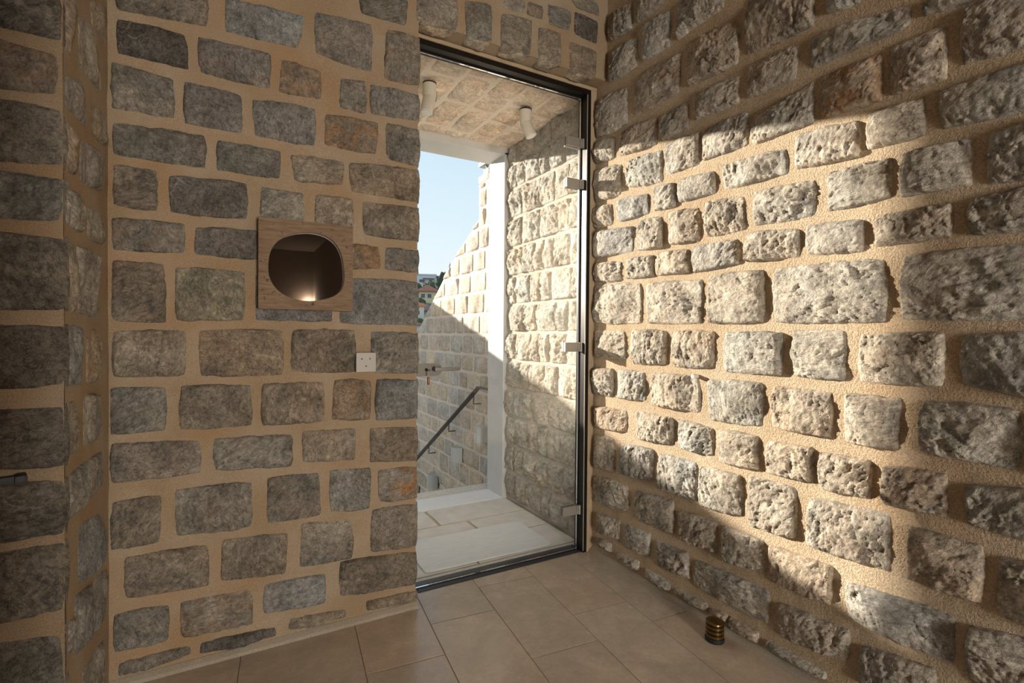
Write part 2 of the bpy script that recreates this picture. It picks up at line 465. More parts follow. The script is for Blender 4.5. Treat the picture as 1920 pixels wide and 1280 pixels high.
def mesh_np(name, V, F, mat, smooth=True):
    me = bpy.data.meshes.new(name)
    n = len(F); k = F.shape[1]
    me.vertices.add(len(V)); me.vertices.foreach_set('co', V.astype(np.float32).ravel())
    me.loops.add(n*k); me.loops.foreach_set('vertex_index', F.astype(np.int32).ravel())
    me.polygons.add(n); me.polygons.foreach_set('loop_start', np.arange(0, n*k, k, dtype=np.int32))
    me.update(calc_edges=True)
    me.polygons.foreach_set('use_smooth', np.full(n, smooth))
    me.materials.append(mat)
    me.validate()
    return me

def stone(quad, face, out, parent, mat, col, rust=0.0, depth=0.02, relief=0.010, base=0.012, seed=0, cell=0.006,
          rnd=0.16, sigma=0.007, name='stone', grow=0.0, crag=1.0, amin=None):
    """one rock-faced block. quad: four (a, b) corners TL TR BR BL in the wall plane;
    face(a, b, h) -> xyz arrays, h metres out of the mortar face; out=+1/-1 flips winding"""
    rs = np.random.RandomState(seed)
    q = np.array(quad, float)
    q = q+np.sign(q-q.mean(0))*grow
    if amin is not None: q[:, 0] = np.maximum(q[:, 0], amin)
    W = (np.linalg.norm(q[1]-q[0])+np.linalg.norm(q[2]-q[3]))/2
    Hh = (np.linalg.norm(q[3]-q[0])+np.linalg.norm(q[2]-q[1]))/2
    nu = int(np.clip(W/cell, 7, 78)); nv = int(np.clip(Hh/cell, 6, 64))
    def axis(n):
        t = np.linspace(-1, 1, n+1)
        return np.sign(t)*(1-(1-np.abs(t))**1.35)
    U, V = np.meshgrid(axis(nu), axis(nv), indexing='ij')
    c = np.clip(rnd*(0.6+0.8*rs.rand(4)), 0.02, 0.34)     # each corner rounded its own way
    cc = ((1-U)*(1+V)*c[0]+(1+U)*(1+V)*c[1]+(1+U)*(1-V)*c[2]+(1-U)*(1-V)*c[3])/4
    u2 = U*np.sqrt(1-cc*V*V); v2 = V*np.sqrt(1-cc*U*U)
    s = (u2+1)/2; t = (1-v2)/2
    A = (1-s)*(1-t)*q[0, 0]+s*(1-t)*q[1, 0]+s*t*q[2, 0]+(1-s)*t*q[3, 0]
    B = (1-s)*(1-t)*q[0, 1]+s*(1-t)*q[1, 1]+s*t*q[2, 1]+(1-s)*t*q[3, 1]
    ew = np.maximum(np.abs(U), np.abs(V))**3
    A = A+ew*(0.0045*fbm(A*28, B*28, seed+3, 3))
    B = B+ew*(0.0045*fbm(A*28+40, B*28, seed+9, 3))
    du = (1-np.abs(U))*W/2; dv = (1-np.abs(V))*Hh/2
    d = du*dv/np.sqrt(du*du+dv*dv+1e-9)
    prof = 1-np.exp(-(d/sigma)**1.15)
    # quarry-faced chips: the lowest of several tilted planes, then rough grain
    X = (A-q[:, 0].mean()); Y = (B-q[:, 1].mean())
    pl = np.full(A.shape, 1e9)
    for k in range(7):
        th = rs.rand()*6.283; tilt = 0.10+0.28*rs.rand()
        off = (0.25+0.75*rs.rand())*0.5*(W*abs(math.cos(th))+Hh*abs(math.sin(th)))
        pl = np.minimum(pl, -tilt*(X*math.cos(th)+Y*math.sin(th)-off*0.72))
    pl = np.clip(pl, -1.6*relief, 0.9*relief)
    wx = fbm(A*18, B*18, seed+21, 2)*0.02; wy = fbm(A*18+9, B*18, seed+22, 2)*0.02
    ang = rs.rand()*3.14; ca, sa = math.cos(ang), math.sin(ang)
    Ar = (A*ca+B*sa)*1.7; Br = (B*ca-A*sa)*0.75               # bedding grain of the block
    rough = 0.62*fbm((A+wx)*30, (B+wy)*30, seed+31, 5, 0.70)+0.55*fbm((Ar+wx)*44, (Br+wy)*44, seed+33, 4, 0.72)
    ridge = 1-np.abs(fbm((A+wx)*13, (B+wy)*13, seed+41, 4, 0.65))*2.2
    tq = fbm((A+wx)*11+3, (B+wy)*11, seed+51, 3)*3.2      # broken ledges
    tf = np.floor(tq); tr = tq-tf
    ledge = tf+np.clip((tr-0.36)/0.28, 0, 1)
    pits = np.clip(fbm((Ar+wx)*70, (Br+wy)*70, seed+61, 3, 0.7)-0.12, 0, 1)*2.2
    fw = fbm(A*40, B*40, seed+71, 3)*0.30
    fc = facets(Ar*26+fw, Br*34+fw*0.7, seed+81)+0.45*facets(Ar*62+fw*2, Br*80+fw, seed+91)
    fc = fc*np.clip(0.55+1.5*fbm(A*10+5, B*10, seed+95, 2), 0.12, 1.0)       # calmer and more broken areas
    h = depth+pl+relief*(0.55*rough+0.10*ridge-0.05+0.80*fc+crag*(0.20*ledge+0.3*rough*np.abs(ridge)-0.5*pits))
    h = np.maximum(h, 0.35*depth)
    Hm = -base+(h+base)*prof
    P = face(A, B, Hm)
    Vt = np.stack([p.ravel() for p in P], 1)
    F = grid_faces(nu, nv)
    if out < 0: F = F[:, ::-1]
    me = mesh_np(name, Vt, F, mat)
    o = bpy.data.objects.new(name, me)
    COL.objects.link(o); o.parent = parent
    o.color = (col[0], col[1], col[2], rust)
    return o

def tint(rs, base, spread=0.18, warm=0.10):
    k = 1+spread*rs.uniform(-1, 1); w = warm*rs.uniform(-1, 1)
    return (base[0]*k*(1+w), base[1]*k, base[2]*k*(1-w))

def parse(s):
    rows = []
    for r in s.split(';'):
        n = [int(x) for x in r.split()]
        rows.append(([(n[i]/1000, n[i+1]/1000) for i in (0, 2, 4, 6)], n[8]/100))
    return rows

def mortar_sheet(axis, const, sgn, a0, a1, b0, b1, seed, amp, step=0.02):
    """slightly uneven mortar face: arrays to merge into a wall mesh"""
    na = int((a1-a0)/step); nb = int((b1-b0)/step)
    A, B = np.meshgrid(np.linspace(a0, a1, na+1), np.linspace(b0, b1, nb+1), indexing='ij')
    h = sgn*(amp*0.5+amp*fbm(A*9, B*9, seed, 4))
    K = const+h
    P = {0: (K, A, B), 1: (A, K, B), 2: (A, B, K)}[axis]
    return np.stack([p.ravel() for p in P], 1), grid_faces(na, nb)

A_STONES = ("-312 2264 -52 2289 -61 2192 -305 2175 0;-8 2313 253 2330 231 2202 -5 2193 0;-307 2146 -121 2151 -110 2037 -306 2034 0;-89 2154 139 2153 137 2029 -80 "
    "2031 10;172 2151 311 2141 316 2032 167 2026 40;286 2356 504 2376 505 2180 290 2201 0;446 2485 651 2516 638 2410 462 2404 0;561 2376 688 2382 680 2177 "
    "549 2168 35;-318 2007 -154 1991 -152 1861 -318 1858 0;-127 1994 46 1988 51 1849 -124 1853 0;78 1982 295 1998 291 1850 88 1853 0;383 2130 480 2144 481 "
    "2015 378 2017 0;497 2134 680 2146 678 2033 497 2019 0;325 1985 531 1992 521 1860 322 1864 80;559 2000 681 1998 679 1844 560 1852 0;-318 1815 -63 1822 "
    "-60 1709 -317 1713 0;-28 1815 174 1816 173 1709 -30 1709 0;205 1806 400 1817 394 1722 220 1711 0;410 1813 682 1834 683 1696 425 1702 0;-316 1684 -201 "
    "1680 -199 1546 -316 1553 0;-170 1673 68 1680 66 1550 -166 1545 0;107 1676 253 1669 255 1558 104 1566 0;292 1676 429 1674 437 1559 288 1562 0;465 1672 "
    "683 1674 679 1535 474 1538 0;-319 1511 -121 1517 -123 1415 -318 1408 30;-95 1507 105 1518 102 1409 -95 1415 0;405 1499 533 1497 540 1408 406 1401 "
    "50;559 1501 684 1498 684 1403 555 1407 20;-320 1377 -181 1376 -176 1179 -319 1181 0;-153 1369 61 1368 55 1193 -147 1185 0;88 1365 350 1378 359 1193 89"
    " 1193 0;386 1368 685 1372 683 1182 379 1187 0;-321 1151 -117 1157 -120 1002 -314 1001 0;-85 1157 185 1162 183 990 -79 999 0;212 1163 443 1165 444 996 "
    "208 1001 0;495 1160 681 1151 682 984 517 989 0;-324 971 -174 965 -177 819 -324 815 0;-138 968 79 961 81 812 -143 816 0;111 963 326 963 329 808 111 811"
    " 0;362 970 506 964 501 805 352 814 30;523 964 687 958 683 793 522 797 0;-323 791 -79 776 -75 664 -322 658 0;-42 780 213 771 216 648 -36 668 0;247 780 "
    "447 775 443 647 248 662 0;499 771 681 760 684 615 501 632 0;-322 603 -187 607 -193 444 -324 446 0;-152 620 81 613 81 448 -150 457 0;131 620 310 618 "
    "318 449 129 449 0;345 622 506 610 502 444 349 456 0;531 598 689 594 690 455 538 468 100;506 445 688 438 684 253 505 269 0;-290 418 -55 411 -52 264 "
    "-288 278 0;-15 420 204 405 190 253 -18 275 0;246 434 434 411 438 256 239 266 0;384 257 687 236 688 90 382 118 0;-319 237 -164 232 -168 110 -316 107 "
    "0;-137 230 83 226 83 94 -137 106 30;119 231 335 222 335 103 114 121 0;491 73 683 69 683 19 493 40 0;209 85 411 60 411 30 203 35 0;-80 75 160 65 164 28"
    " -80 31 0;-305 74 -107 74 -107 42 -305 29 0")
L_STONES = ("682 2544 872 2607 863 2455 683 2444 0;897 2604 1037 2627 1039 2453 908 2448 0;1078 2605 1253 2629 1240 2452 1079 2441 0;1277 2599 1410 2612 1412 2451 "
    "1278 2448 0;1452 2586 1633 2591 1628 2445 1463 2447 20;917 2691 1060 2706 1061 2661 917 2641 0;1085 2688 1208 2700 1209 2637 1091 2628 0;1220 2699 "
    "1308 2708 1303 2644 1215 2636 0;1329 2730 1466 2737 1461 2632 1336 2627 0;1485 2743 1638 2739 1633 2617 1487 2629 0;1439 2818 1640 2832 1641 2763 1504"
    " 2759 0")
C_STONES = ("-560 1911 -331 1929 -330 1815 -561 1824 0;-561 1802 -334 1786 -340 1691 -561 1676 30;-561 1665 -332 1663 -326 1528 -562 1517 0;-562 1501 -325 1500 "
    "-334 1401 -563 1390 0;-563 1371 -324 1369 -326 1197 -564 1194 0;-564 1162 -323 1165 -325 1020 -565 1019 0;-565 972 -329 977 -326 831 -566 849 0;-566 "
    "811 -326 803 -327 673 -567 674 0;-567 651 -327 657 -327 494 -568 494 0;-568 449 -336 447 -327 253 -569 252 0")
D_STONES = ("1513 1926 1634 1976 1601 1813 1512 1796 0;1660 1948 1872 2017 1960 1869 1681 1823 0;1805 2070 2029 2178 2019 2039 1817 2000 0;1511 1747 1709 1799 1780"
    " 1699 1510 1672 0;1794 1781 1983 1816 1982 1719 1806 1697 0;1518 1645 1645 1645 1655 1539 1526 1526 0;1678 1640 1998 1704 1980 1582 1688 1532 0;1525 "
    "1488 1716 1499 1698 1407 1524 1402 0;1759 1490 1979 1505 1962 1412 1751 1402 0;1523 1362 1631 1363 1623 1196 1521 1199 0;1652 1366 1856 1366 1920 1192"
    " 1661 1191 0;1521 1165 1683 1161 1710 1002 1519 1018 0;1742 1157 1935 1151 1925 1003 1752 1009 40;1509 982 1636 980 1678 846 1507 852 0;1703 979 1940 "
    "960 1946 833 1707 843 0;1511 808 1946 789 1960 678 1510 690 0;1654 663 1928 605 1933 450 1651 503 0;1614 497 1789 445 1801 287 1611 338 0;1823 448 "
    "1998 408 1996 260 1835 287 0;1493 469 1587 444 1596 349 1492 386 0;1682 270 1986 194 1985 71 1692 160 0")
B_STONES = ("2020 2772 1853 2752 1850 2619 2018 2637 0;1831 2752 1648 2725 1653 2627 1825 2626 0;2017 2582 1813 2570 1811 2424 2010 2427 0;1778 2599 1615 2582 1612"
    " 2419 1776 2425 0;1572 2597 1328 2557 1333 2437 1576 2428 0;2116 2383 1883 2367 1872 2171 2113 2179 0;1843 2388 1551 2362 1554 2194 1825 2189 50;1516 "
    "2383 1270 2366 1265 2183 1510 2196 0;1239 2424 980 2362 982 2180 1236 2199 0;1231 2163 1036 2146 1041 2031 1228 2036 0;1473 2158 1260 2145 1258 2032 "
    "1469 2045 0;1660 2129 1510 2140 1502 2017 1655 2023 0;1926 2156 1680 2143 1678 2011 1932 2035 0;2117 2169 1969 2147 1967 2035 2124 2054 0;1427 1991 "
    "1223 1999 1217 1863 1425 1861 0;1636 2002 1443 1990 1441 1852 1627 1859 0;1207 1942 979 2005 977 1862 1206 1855 0;2119 2025 1915 1994 1920 1841 2121 "
    "1846 0;1885 2000 1648 1983 1649 1832 1882 1866 0;1333 1823 1068 1807 1062 1712 1326 1722 0;1565 1822 1367 1812 1361 1716 1558 1722 0;1704 1831 1577 "
    "1816 1570 1710 1696 1714 0;1944 1823 1731 1809 1722 1709 1934 1710 0;2134 1827 1984 1813 1978 1708 2127 1708 0;1417 1699 1231 1681 1227 1549 1409 1547"
    " 0;1198 1687 965 1674 972 1548 1190 1556 0;1612 1696 1436 1681 1436 1538 1603 1548 0;1799 1692 1643 1689 1641 1539 1796 1549 0;2127 1696 1824 1674 "
    "1821 1547 2125 1556 0;2120 1532 1907 1518 1906 1416 2113 1428 0;1881 1525 1689 1517 1687 1418 1875 1423 0;1676 1525 1491 1518 1489 1415 1678 1420 "
    "0;1471 1524 1254 1524 1250 1425 1467 1412 0;1222 1542 1021 1518 1016 1419 1223 1429 0;1002 1527 820 1510 821 1410 1000 1422 0;2127 1418 1765 1401 1762"
    " 1204 2123 1207 0;1738 1393 1417 1386 1419 1197 1727 1204 0;1396 1397 1147 1395 1145 1196 1393 1201 0;1116 1394 757 1388 756 1193 1111 1195 0;718 1389"
    " 346 1384 342 1189 725 1200 0;791 1517 603 1513 603 1425 792 1420 0;571 1514 348 1530 346 1406 567 1419 0;926 1680 749 1680 750 1558 934 1554 0;1045 "
    "1847 831 1816 837 1705 1038 1722 0;819 1828 669 1821 667 1712 815 1720 0;725 1681 565 1679 563 1545 728 1556 0;535 1670 351 1684 348 1530 537 1541 "
    "0;955 2003 779 2000 774 1853 956 1862 75;760 2002 622 2002 621 1849 753 1860 0;996 2151 708 2101 710 2039 998 2042 0;639 1823 394 1822 392 1700 635 "
    "1718 0;594 2019 356 2015 353 1850 596 1870 0;679 2087 528 2081 532 2023 676 2050 0;943 2267 795 2246 852 2177 938 2196 0;2123 1178 1878 1172 1861 1033"
    " 2098 1027 0;1837 1180 1606 1176 1610 1021 1823 1009 0;1579 1176 1362 1171 1359 1021 1570 1010 0;1317 1169 1072 1167 1078 1014 1314 1007 0;1042 1174 "
    "866 1173 864 1010 1035 1014 0;831 1162 615 1167 615 1016 827 1012 0;582 1162 342 1164 339 989 583 1026 0;2119 975 1958 985 1955 839 2121 837 20;1930 "
    "982 1741 984 1728 840 1927 837 0;1707 984 1429 983 1421 831 1704 830 0;1395 977 1144 984 1141 819 1381 811 0;1117 977 901 975 904 824 1110 822 0;868 "
    "976 716 975 716 822 868 816 0;667 978 460 980 458 823 675 833 0;444 975 316 977 313 809 441 817 0;2102 777 1857 788 1855 677 2092 658 30;1809 794 1566"
    " 794 1558 671 1781 657 0;1542 796 1360 782 1348 672 1537 663 0;1335 784 1160 788 1158 662 1330 651 0;1130 778 966 784 961 665 1128 658 0;942 774 790 "
    "781 788 659 945 650 0;759 774 603 785 600 664 761 658 40;568 767 328 798 326 657 561 661 0;2109 630 1944 635 1937 465 2106 447 0;1900 622 1678 635 "
    "1669 487 1897 459 0;1651 626 1434 629 1426 464 1649 466 0;1421 619 1225 626 1218 467 1426 449 0;1196 633 1016 635 1015 458 1200 441 0;978 616 735 638 "
    "734 461 980 449 25;693 613 524 618 527 464 694 457 0;498 606 310 617 307 449 501 455 0;2105 413 1843 429 1830 293 2098 260 0;1795 413 1554 440 1552 "
    "281 1793 274 0;1530 401 1329 415 1332 285 1525 274 30;1316 410 1135 413 1118 298 1297 265 0;1114 405 892 415 895 279 1107 274 0;858 386 581 410 578 "
    "270 851 271 0;553 400 354 440 351 241 558 251 0;2084 222 1897 238 1900 136 2078 111 0;1878 228 1688 245 1696 129 1864 113 0;1664 226 1472 239 1465 130"
    " 1643 107 30;1438 226 1107 242 1105 113 1450 107 0;1070 215 838 238 838 128 1074 94 0;809 207 619 245 617 139 813 85 0;2078 86 1963 100 1962 49 2072 "
    "49 0;1914 70 1761 88 1771 39 1918 34 0;1726 70 1573 70 1572 32 1725 23 0;1548 62 1369 70 1374 33 1545 31 0;1348 60 1279 71 1279 38 1348 31 0;1269 69 "
    "1148 67 1149 29 1271 21 0;1118 57 905 65 909 34 1120 31 0")


STONE_TINTS = [(0.235, 0.205, 0.165), (0.215, 0.195, 0.165), (0.255, 0.225, 0.185), (0.20, 0.175, 0.14), (0.225, 0.185, 0.14), (0.205, 0.195, 0.18)]
SC = 1.1

# ================================================================== SETTING
# --- mirror wall with the lintel over the door (one wall)
yA, xB, yC, xD = 2.04, 1.70, 1.541, -0.33
wb = MB()
wb.box(xD-0.9, 0.692, yA+0.003, 2.24, -0.05, 2.95)
wb.box(0.694, 2.2, yA+0.003, 2.13, 2.452, 2.95)
wb.box(0.694, 2.2, 2.13, 2.24, 2.438, 2.95)
v, f = mortar_sheet(1, yA, -1, xD-0.02, 0.694, 0.0, 2.95, 3, 0.0025)
wb.add(v.tolist(), f.tolist())
v, f = mortar_sheet(1, yA, -1, 0.694, xB+0.01, 2.452, 2.95, 4, 0.0025)
wb.add(v.tolist(), f.tolist())
wall_back = wb.build('wall_back', M['mortar'], None, kind='structure')
fA = lambda A, B, h: (A, yA-h, B)
rs = np.random.RandomState(11)
SPECIAL_A = {2: (0.085, 0.078, 0.068), 29: (0.235, 0.208, 0.150), 25: (0.135, 0.122, 0.108), 20: (0.145, 0.132, 0.118), 4-1: (0.165, 0.155, 0.145), 9: (0.18, 0.17, 0.16), 60: (0.10, 0.09, 0.08)}
for i, (q, rust) in enumerate(parse(A_STONES)):
    if q[1][0] > 0.675: q = [q[0], (0.7005, q[1][1]), (0.7005, q[2][1]), q[3]]
    c = tint(rs, STONE_TINTS[rs.randint(len(STONE_TINTS))])
    c = SPECIAL_A.get(i, c)
    c = tuple(x*SC for x in c)
    stone(q, fA, 1, wall_back, M['stone'], c, rust, 0.017, 0.013, 0.010, 100+i, 0.0052, 0.075, 0.004, grow=0.005)
for i, (q, rust) in enumerate(parse(L_STONES)):
    c = tuple(x*SC for x in (tint(rs, STONE_TINTS[rs.randint(len(STONE_TINTS))]) if i != 9 else (0.085, 0.078, 0.068)))
    stone(q, fA, 1, wall_back, M['stone'], c, rust, 0.013, 0.008, 0.010, 300+i, 0.006, 0.07, 0.004, grow=0.004)
# lintel block undersides over the door, tinted lighter in place of bounced light
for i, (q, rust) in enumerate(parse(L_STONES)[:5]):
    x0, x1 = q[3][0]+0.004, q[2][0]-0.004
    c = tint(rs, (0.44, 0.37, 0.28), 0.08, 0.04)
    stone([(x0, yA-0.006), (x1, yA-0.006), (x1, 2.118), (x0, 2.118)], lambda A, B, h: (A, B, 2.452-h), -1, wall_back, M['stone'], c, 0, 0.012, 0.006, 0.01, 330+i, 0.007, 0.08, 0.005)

# --- right wall
wr = MB()
wr.box(xB+0.004, xB+0.5, -8.3, 2.20, -0.05, 2.95)
v, f = mortar_sheet(0, xB, -1, 0.0, 2.145, 0.0, 2.95, 5, 0.004, 0.016)
wr.add(v.tolist(), f.tolist())
wall_right = wr.build('wall_right', M['mortar_right'], None, kind='structure')
fB = lambda A, B, h: (xB-h, A, B)
rs = np.random.RandomState(23)
for i, (q, rust) in enumerate(parse(B_STONES)):
    c = tint(rs, STONE_TINTS[rs.randint(len(STONE_TINTS))], 0.10)
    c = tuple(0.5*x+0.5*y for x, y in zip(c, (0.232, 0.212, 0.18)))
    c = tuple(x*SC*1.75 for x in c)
    stone(q, fB, 1, wall_right, M['stone'], c, rust, 0.027, 0.0105, 0.010, 500+i, 0.0034, 0.10, 0.0050, grow=0.005, crag=0.6)

# --- near pier on the left (front face and reveal)
wl = MB()
wl.box(-3.5, xD-0.003, yC+0.003, 2.3, -0.05, 2.95)
v, f = mortar_sheet(0, xD, 1, yC, yA, 0.0, 2.95, 8, 0.0025)
wl.add(v.tolist(), f.tolist())
v, f = mortar_sheet(1, yC, -1, -1.2, xD, 0.0, 2.95, 9, 0.0025)
wl.add(v.tolist(), f.tolist())
wall_left = wl.build('wall_left', M['mortar'], None, kind='structure')
fC = lambda A, B, h: (A, yC-h, B)
fD = lambda A, B, h: (xD+h, A, B)
rs = np.random.RandomState(31)
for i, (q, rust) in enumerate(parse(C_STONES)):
    c = tuple(x*SC*0.76 for x in tint(rs, STONE_TINTS[rs.randint(len(STONE_TINTS))]))  # front face tinted darker, putting its shade into the colour
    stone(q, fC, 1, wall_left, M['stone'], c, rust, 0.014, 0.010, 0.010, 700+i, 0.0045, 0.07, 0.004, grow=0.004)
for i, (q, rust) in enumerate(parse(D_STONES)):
    c = tuple(x*SC*1.45 for x in tint(rs, STONE_TINTS[rs.choice([0, 1, 2, 5])], 0.1))  # reveal tinted lighter to stand for light bounced off the sunlit wall
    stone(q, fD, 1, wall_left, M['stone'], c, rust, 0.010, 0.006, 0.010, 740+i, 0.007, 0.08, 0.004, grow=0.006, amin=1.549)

# --- mortar fillets along the floor
b = MB(); b.prism([(yA+0.004, 0.0), (yA-0.022, 0.0), (yA-0.018, 0.010), (yA-0.004, 0.022), (yA+0.004, 0.024)], 0, xD, 0.700)
b.build('baseboard_back', M['fillet'], None, kind='structure')
b = MB(); b.prism([(xB+0.004, 0.0), (xB-0.026, 0.0), (xB-0.020, 0.012), (xB-0.006, 0.022), (xB+0.004, 0.024)], 1, -0.6, 2.12)
b.build('baseboard_right', M['fillet'], None, kind='structure')

# --- floor: grout bed and laid tiles, turned a few degrees to the walls
fl = MB().box(-3.6, 1.75, -8.3, 2.15, -0.08, -0.0022)
floor = fl.build('floor', M['grout'], None, kind='structure')
TH = math.radians(5.6)
e1 = (math.cos(TH), -math.sin(TH)); e2 = (math.sin(TH), math.cos(TH))
def tile(a0, a1, b0, b1, col):
    g = 0.0016
    a0 += g; a1 -= g; b0 += g; b1 -= g
    # clip to the room rectangle
    poly = [(a*e1[0]+b_*e2[0], a*e1[1]+b_*e2[1]) for a, b_ in ((a0, b0), (a1, b0), (a1, b1), (a0, b1))]
    for ax, lim, s in ((0, 1.69, 1), (0, -3.5, -1), (1, 2.138, 1), (1, -3.2, -1)):
        out = []
        for i in range(len(poly)):
            p, q = poly[i], poly[(i+1) % len(poly)]
            ip = s*(p[ax]-lim) <= 0; iq = s*(q[ax]-lim) <= 0
            if ip: out.append(p)
            if ip != iq:
                t = (lim-p[ax])/(q[ax]-p[ax]); out.append((p[0]+t*(q[0]-p[0]), p[1]+t*(q[1]-p[1])))
        poly = out
        if len(poly) < 3: return
    cx = sum(p[0] for p in poly)/len(poly); cy = sum(p[1] for p in poly)/len(poly)
    n = len(poly); k = 0.0012
    inn = []
    for p in poly:
        dx, dy = p[0]-cx, p[1]-cy; L = math.hypot(dx, dy)+1e-9
        inn.append((p[0]-dx/L*k, p[1]-dy/L*k))
    mb = MB()
    vs = [(*p, -0.012) for p in poly]+[(*p, -0.001) for p in poly]+[(*p, 0.0) for p in inn]
    fs = [tuple(range(2*n, 3*n))]+[(i, (i+1) % n, n+(i+1) % n, n+i) for i in range(n)]+[(n+i, n+(i+1) % n, 2*n+(i+1) % n, 2*n+i) for i in range(n)]
    mb.add(vs, fs)
    o = mb.build('floor_tile', M['tile'], floor)
    o.color = (*col, 1)
rs = np.random.RandomState(5)
def ab(x, y): return (x*e1[0]+y*e1[1], x*e2[0]+y*e2[1])
colx = [ab(0.047, 2.04)[0], ab(0.442, 2.04)[0], ab(0.7195, 2.04)[0], ab(0.996, 2.04)[0], ab(1.276, 2.04)[0], ab(1.548, 2.04)[0]]
# (left edge, right edge, one known cross joint, tile length)
columns = [(colx[0], colx[1], ab(0.24, 1.52)[1], 0.55), (colx[1], colx[2], ab(0.412, 1.706)[1], 0.55), (colx[2], colx[3], ab(0.707, 1.883)[1], 0.55),
           (colx[3], colx[4], ab(0.944, 1.509)[1], 0.55), (colx[4], colx[5], ab(1.232, 1.669)[1], 0.55), (colx[5], colx[5]+0.40, ab(1.493, 1.479)[1], 0.553)]
for k in range(1, 8):
    columns.append((colx[0]-0.28*k, colx[0]-0.28*(k-1), ab(0.0, 1.3+0.21*(k % 3))[1], 0.55))
for (a0, a1, bj, L) in columns:
    for k in range(-6, 4):
        c = tint(rs, (0.455, 0.37, 0.285), 0.05, 0.03)
        b0 = bj+k*L; b1 = b0+L
        if a0 == colx[1] and k >= 0:
            # the cut tile next to the jamb
            if k == 0: tile(a0, a1, b0, b0+0.335, c); tile(a0, a1, b0+0.335, b0+0.9, c)
            continue
        tile(a0, a1, b0, b1, c)

# --- rest of the room, behind the camera
MB().box(-3.6, 1.75, -8.3, 2.2, 2.95, 3.1).build('ceiling', M['ceiling'], None, kind='structure')
MB().box(-3.7, -3.5, -8.3, 2.3, -0.05, 2.95).build('wall_room_left', M['plaster'], None, kind='structure')
MB().box(-3.6, 1.75, -8.3, -8.0, -0.05, 2.95).build('wall_rear', M['plaster'], None, kind='structure')
MB().box(0.20, 1.69, -3.9, -3.56, -0.05, 1.54).build('wall_fill_backing', M['plaster'], None, kind='structure')  # low unseen wall added as a backing for the fill lamp
MB().box(xB-0.012, xB+0.01, -8.0, -3.2, 0, 2.95).build('trim_1', M['plaster'], None, kind='structure')

# --- door reveal plaster strips
b = MB()
b.box(1.664, xB+0.02, 2.122, 2.20, 0.0, 2.437)
b.box(0.69, xB+0.02, 2.120, 2.20, 2.432, 2.449)
b.build('trim_2', M['reveal'], None, kind='structure')

# ================================================================== GLASS DOOR
door = empty('door_1', (1.62, 2.17, 0.0), kind='structure')
door['label'] = 'frameless clear glass door in a thin dark metal frame'
DX, DY = 1.62, 2.17
def dpart(mb, name, mat, parent=None, smooth=False, lab=None):
    p = parent or door
    if p is door:
        mb.v = [(x-DX, y-DY, z) for x, y, z in mb.v]
    else:
        mb.v = [(x-DX, y-DY, z) for x, y, z in mb.v]
    o = mb.build(name, mat, p, smooth)
    if lab: o['label'] = lab
    return o
fr_r = MB().box(1.641, 1.666, 2.125, 2.190, 0.0, 2.432).box(1.633, 1.641, 2.178, 2.190, 0.0, 2.405)
fr_r = dpart(fr_r, 'frame_post', M['black_metal'])
dpart(MB().box(1.6335, 1.6405, 2.1745, 2.178, 0.012, 2.395), 'seal', M['rubber'], fr_r)
dpart(MB().tube([(1.6425, 2.1245, 0.01), (1.6425, 2.1245, 2.405)], 0.0028, 10), 'post_bead', M['steel'], fr_r, True)
fr_t = dpart(MB().box(0.70, 1.641, 2.125, 2.190, 2.408, 2.432).box(0.728, 1.633, 2.178, 2.190, 2.398, 2.408), 'frame_head', M['black_metal'])
dpart(MB().box(0.728, 1.633, 2.1745, 2.178, 2.399, 2.407), 'seal', M['rubber'], fr_t)
dpart(MB().box(0.68, 0.728, 2.150, 2.215, 0.0, 2.408), 'frame_post', M['black_metal'])
sill = dpart(MB().box(0.745, 1.640, 2.140, 2.162, 0.0, 0.004).box(0.745, 1.640, 2.180, 2.216, 0.0, 0.011), 'threshold_track', M['dark_steel'])
dpart(MB().box(0.745, 1.640, 2.162, 2.180, -0.004, 0.003), 'track_groove', M['rubber'], sill)
dpart(MB().box(0.731, 1.630, 2.165, 2.174, 0.010, 2.396), 'glass_pane', M['glass'])
for zc in (2.158, 1.943, 1.086, 0.222):
    h = dpart(MB().bbox(1.534, 1.616, 2.150, 2.165, zc-0.024, zc+0.024, 0.002), 'hinge', M['steel'], lab='satin nickel glass clamp hinge')
    dpart(MB().bbox(1.538, 1.616, 2.175, 2.188, zc-0.024, zc+0.024, 0.002), 'clamp_plate', M['steel'], h)
    dpart(MB().bbox(1.617, 1.628, 2.148, 2.190, zc-0.022, zc+0.022, 0.002), 'knuckle', M['steel'], h)
    dpart(MB().tube([(1.636, 2.152, zc-0.024), (1.636, 2.152, zc+0.024)], 0.0085, 14), 'hinge_pin', M['steel'], h, True)
# lock: plate with a rounded end, lever, keyhole
def stadium(x0, x1, zc, r):
    pts = [(x0, zc-r), (x1-r, zc-r)]
    pts += [(x1-r+r*math.sin(a), zc-r*math.cos(a)) for a in [math.pi*k/14 for k in range(1, 14)]]
    return pts+[(x1-r, zc+r), (x0, zc+r)]
lock = dpart(MB().prism(stadium(0.728, 0.848, 0.989, 0.028), 1, 2.143, 2.165), 'lock_plate', M['lock_metal'], None, True, lab='satin nickel lock plate with lever')
lev = dpart(MB().tube([(0.812, 2.145, 0.993), (0.812, 2.108, 0.993)], 0.011, 16), 'lever_neck', M['lock_metal'], lock, True)
dpart(MB().bbox(0.800, 0.921, 2.100, 2.116, 0.9845, 1.0015, 0.003), 'lever', M['lock_metal'], lock, True)
dpart(MB().tube([(0.775, 2.143, 0.990), (0.775, 2.1415, 0.990)], 0.007, 14), 'keyhole', M['hole'], lock, True)

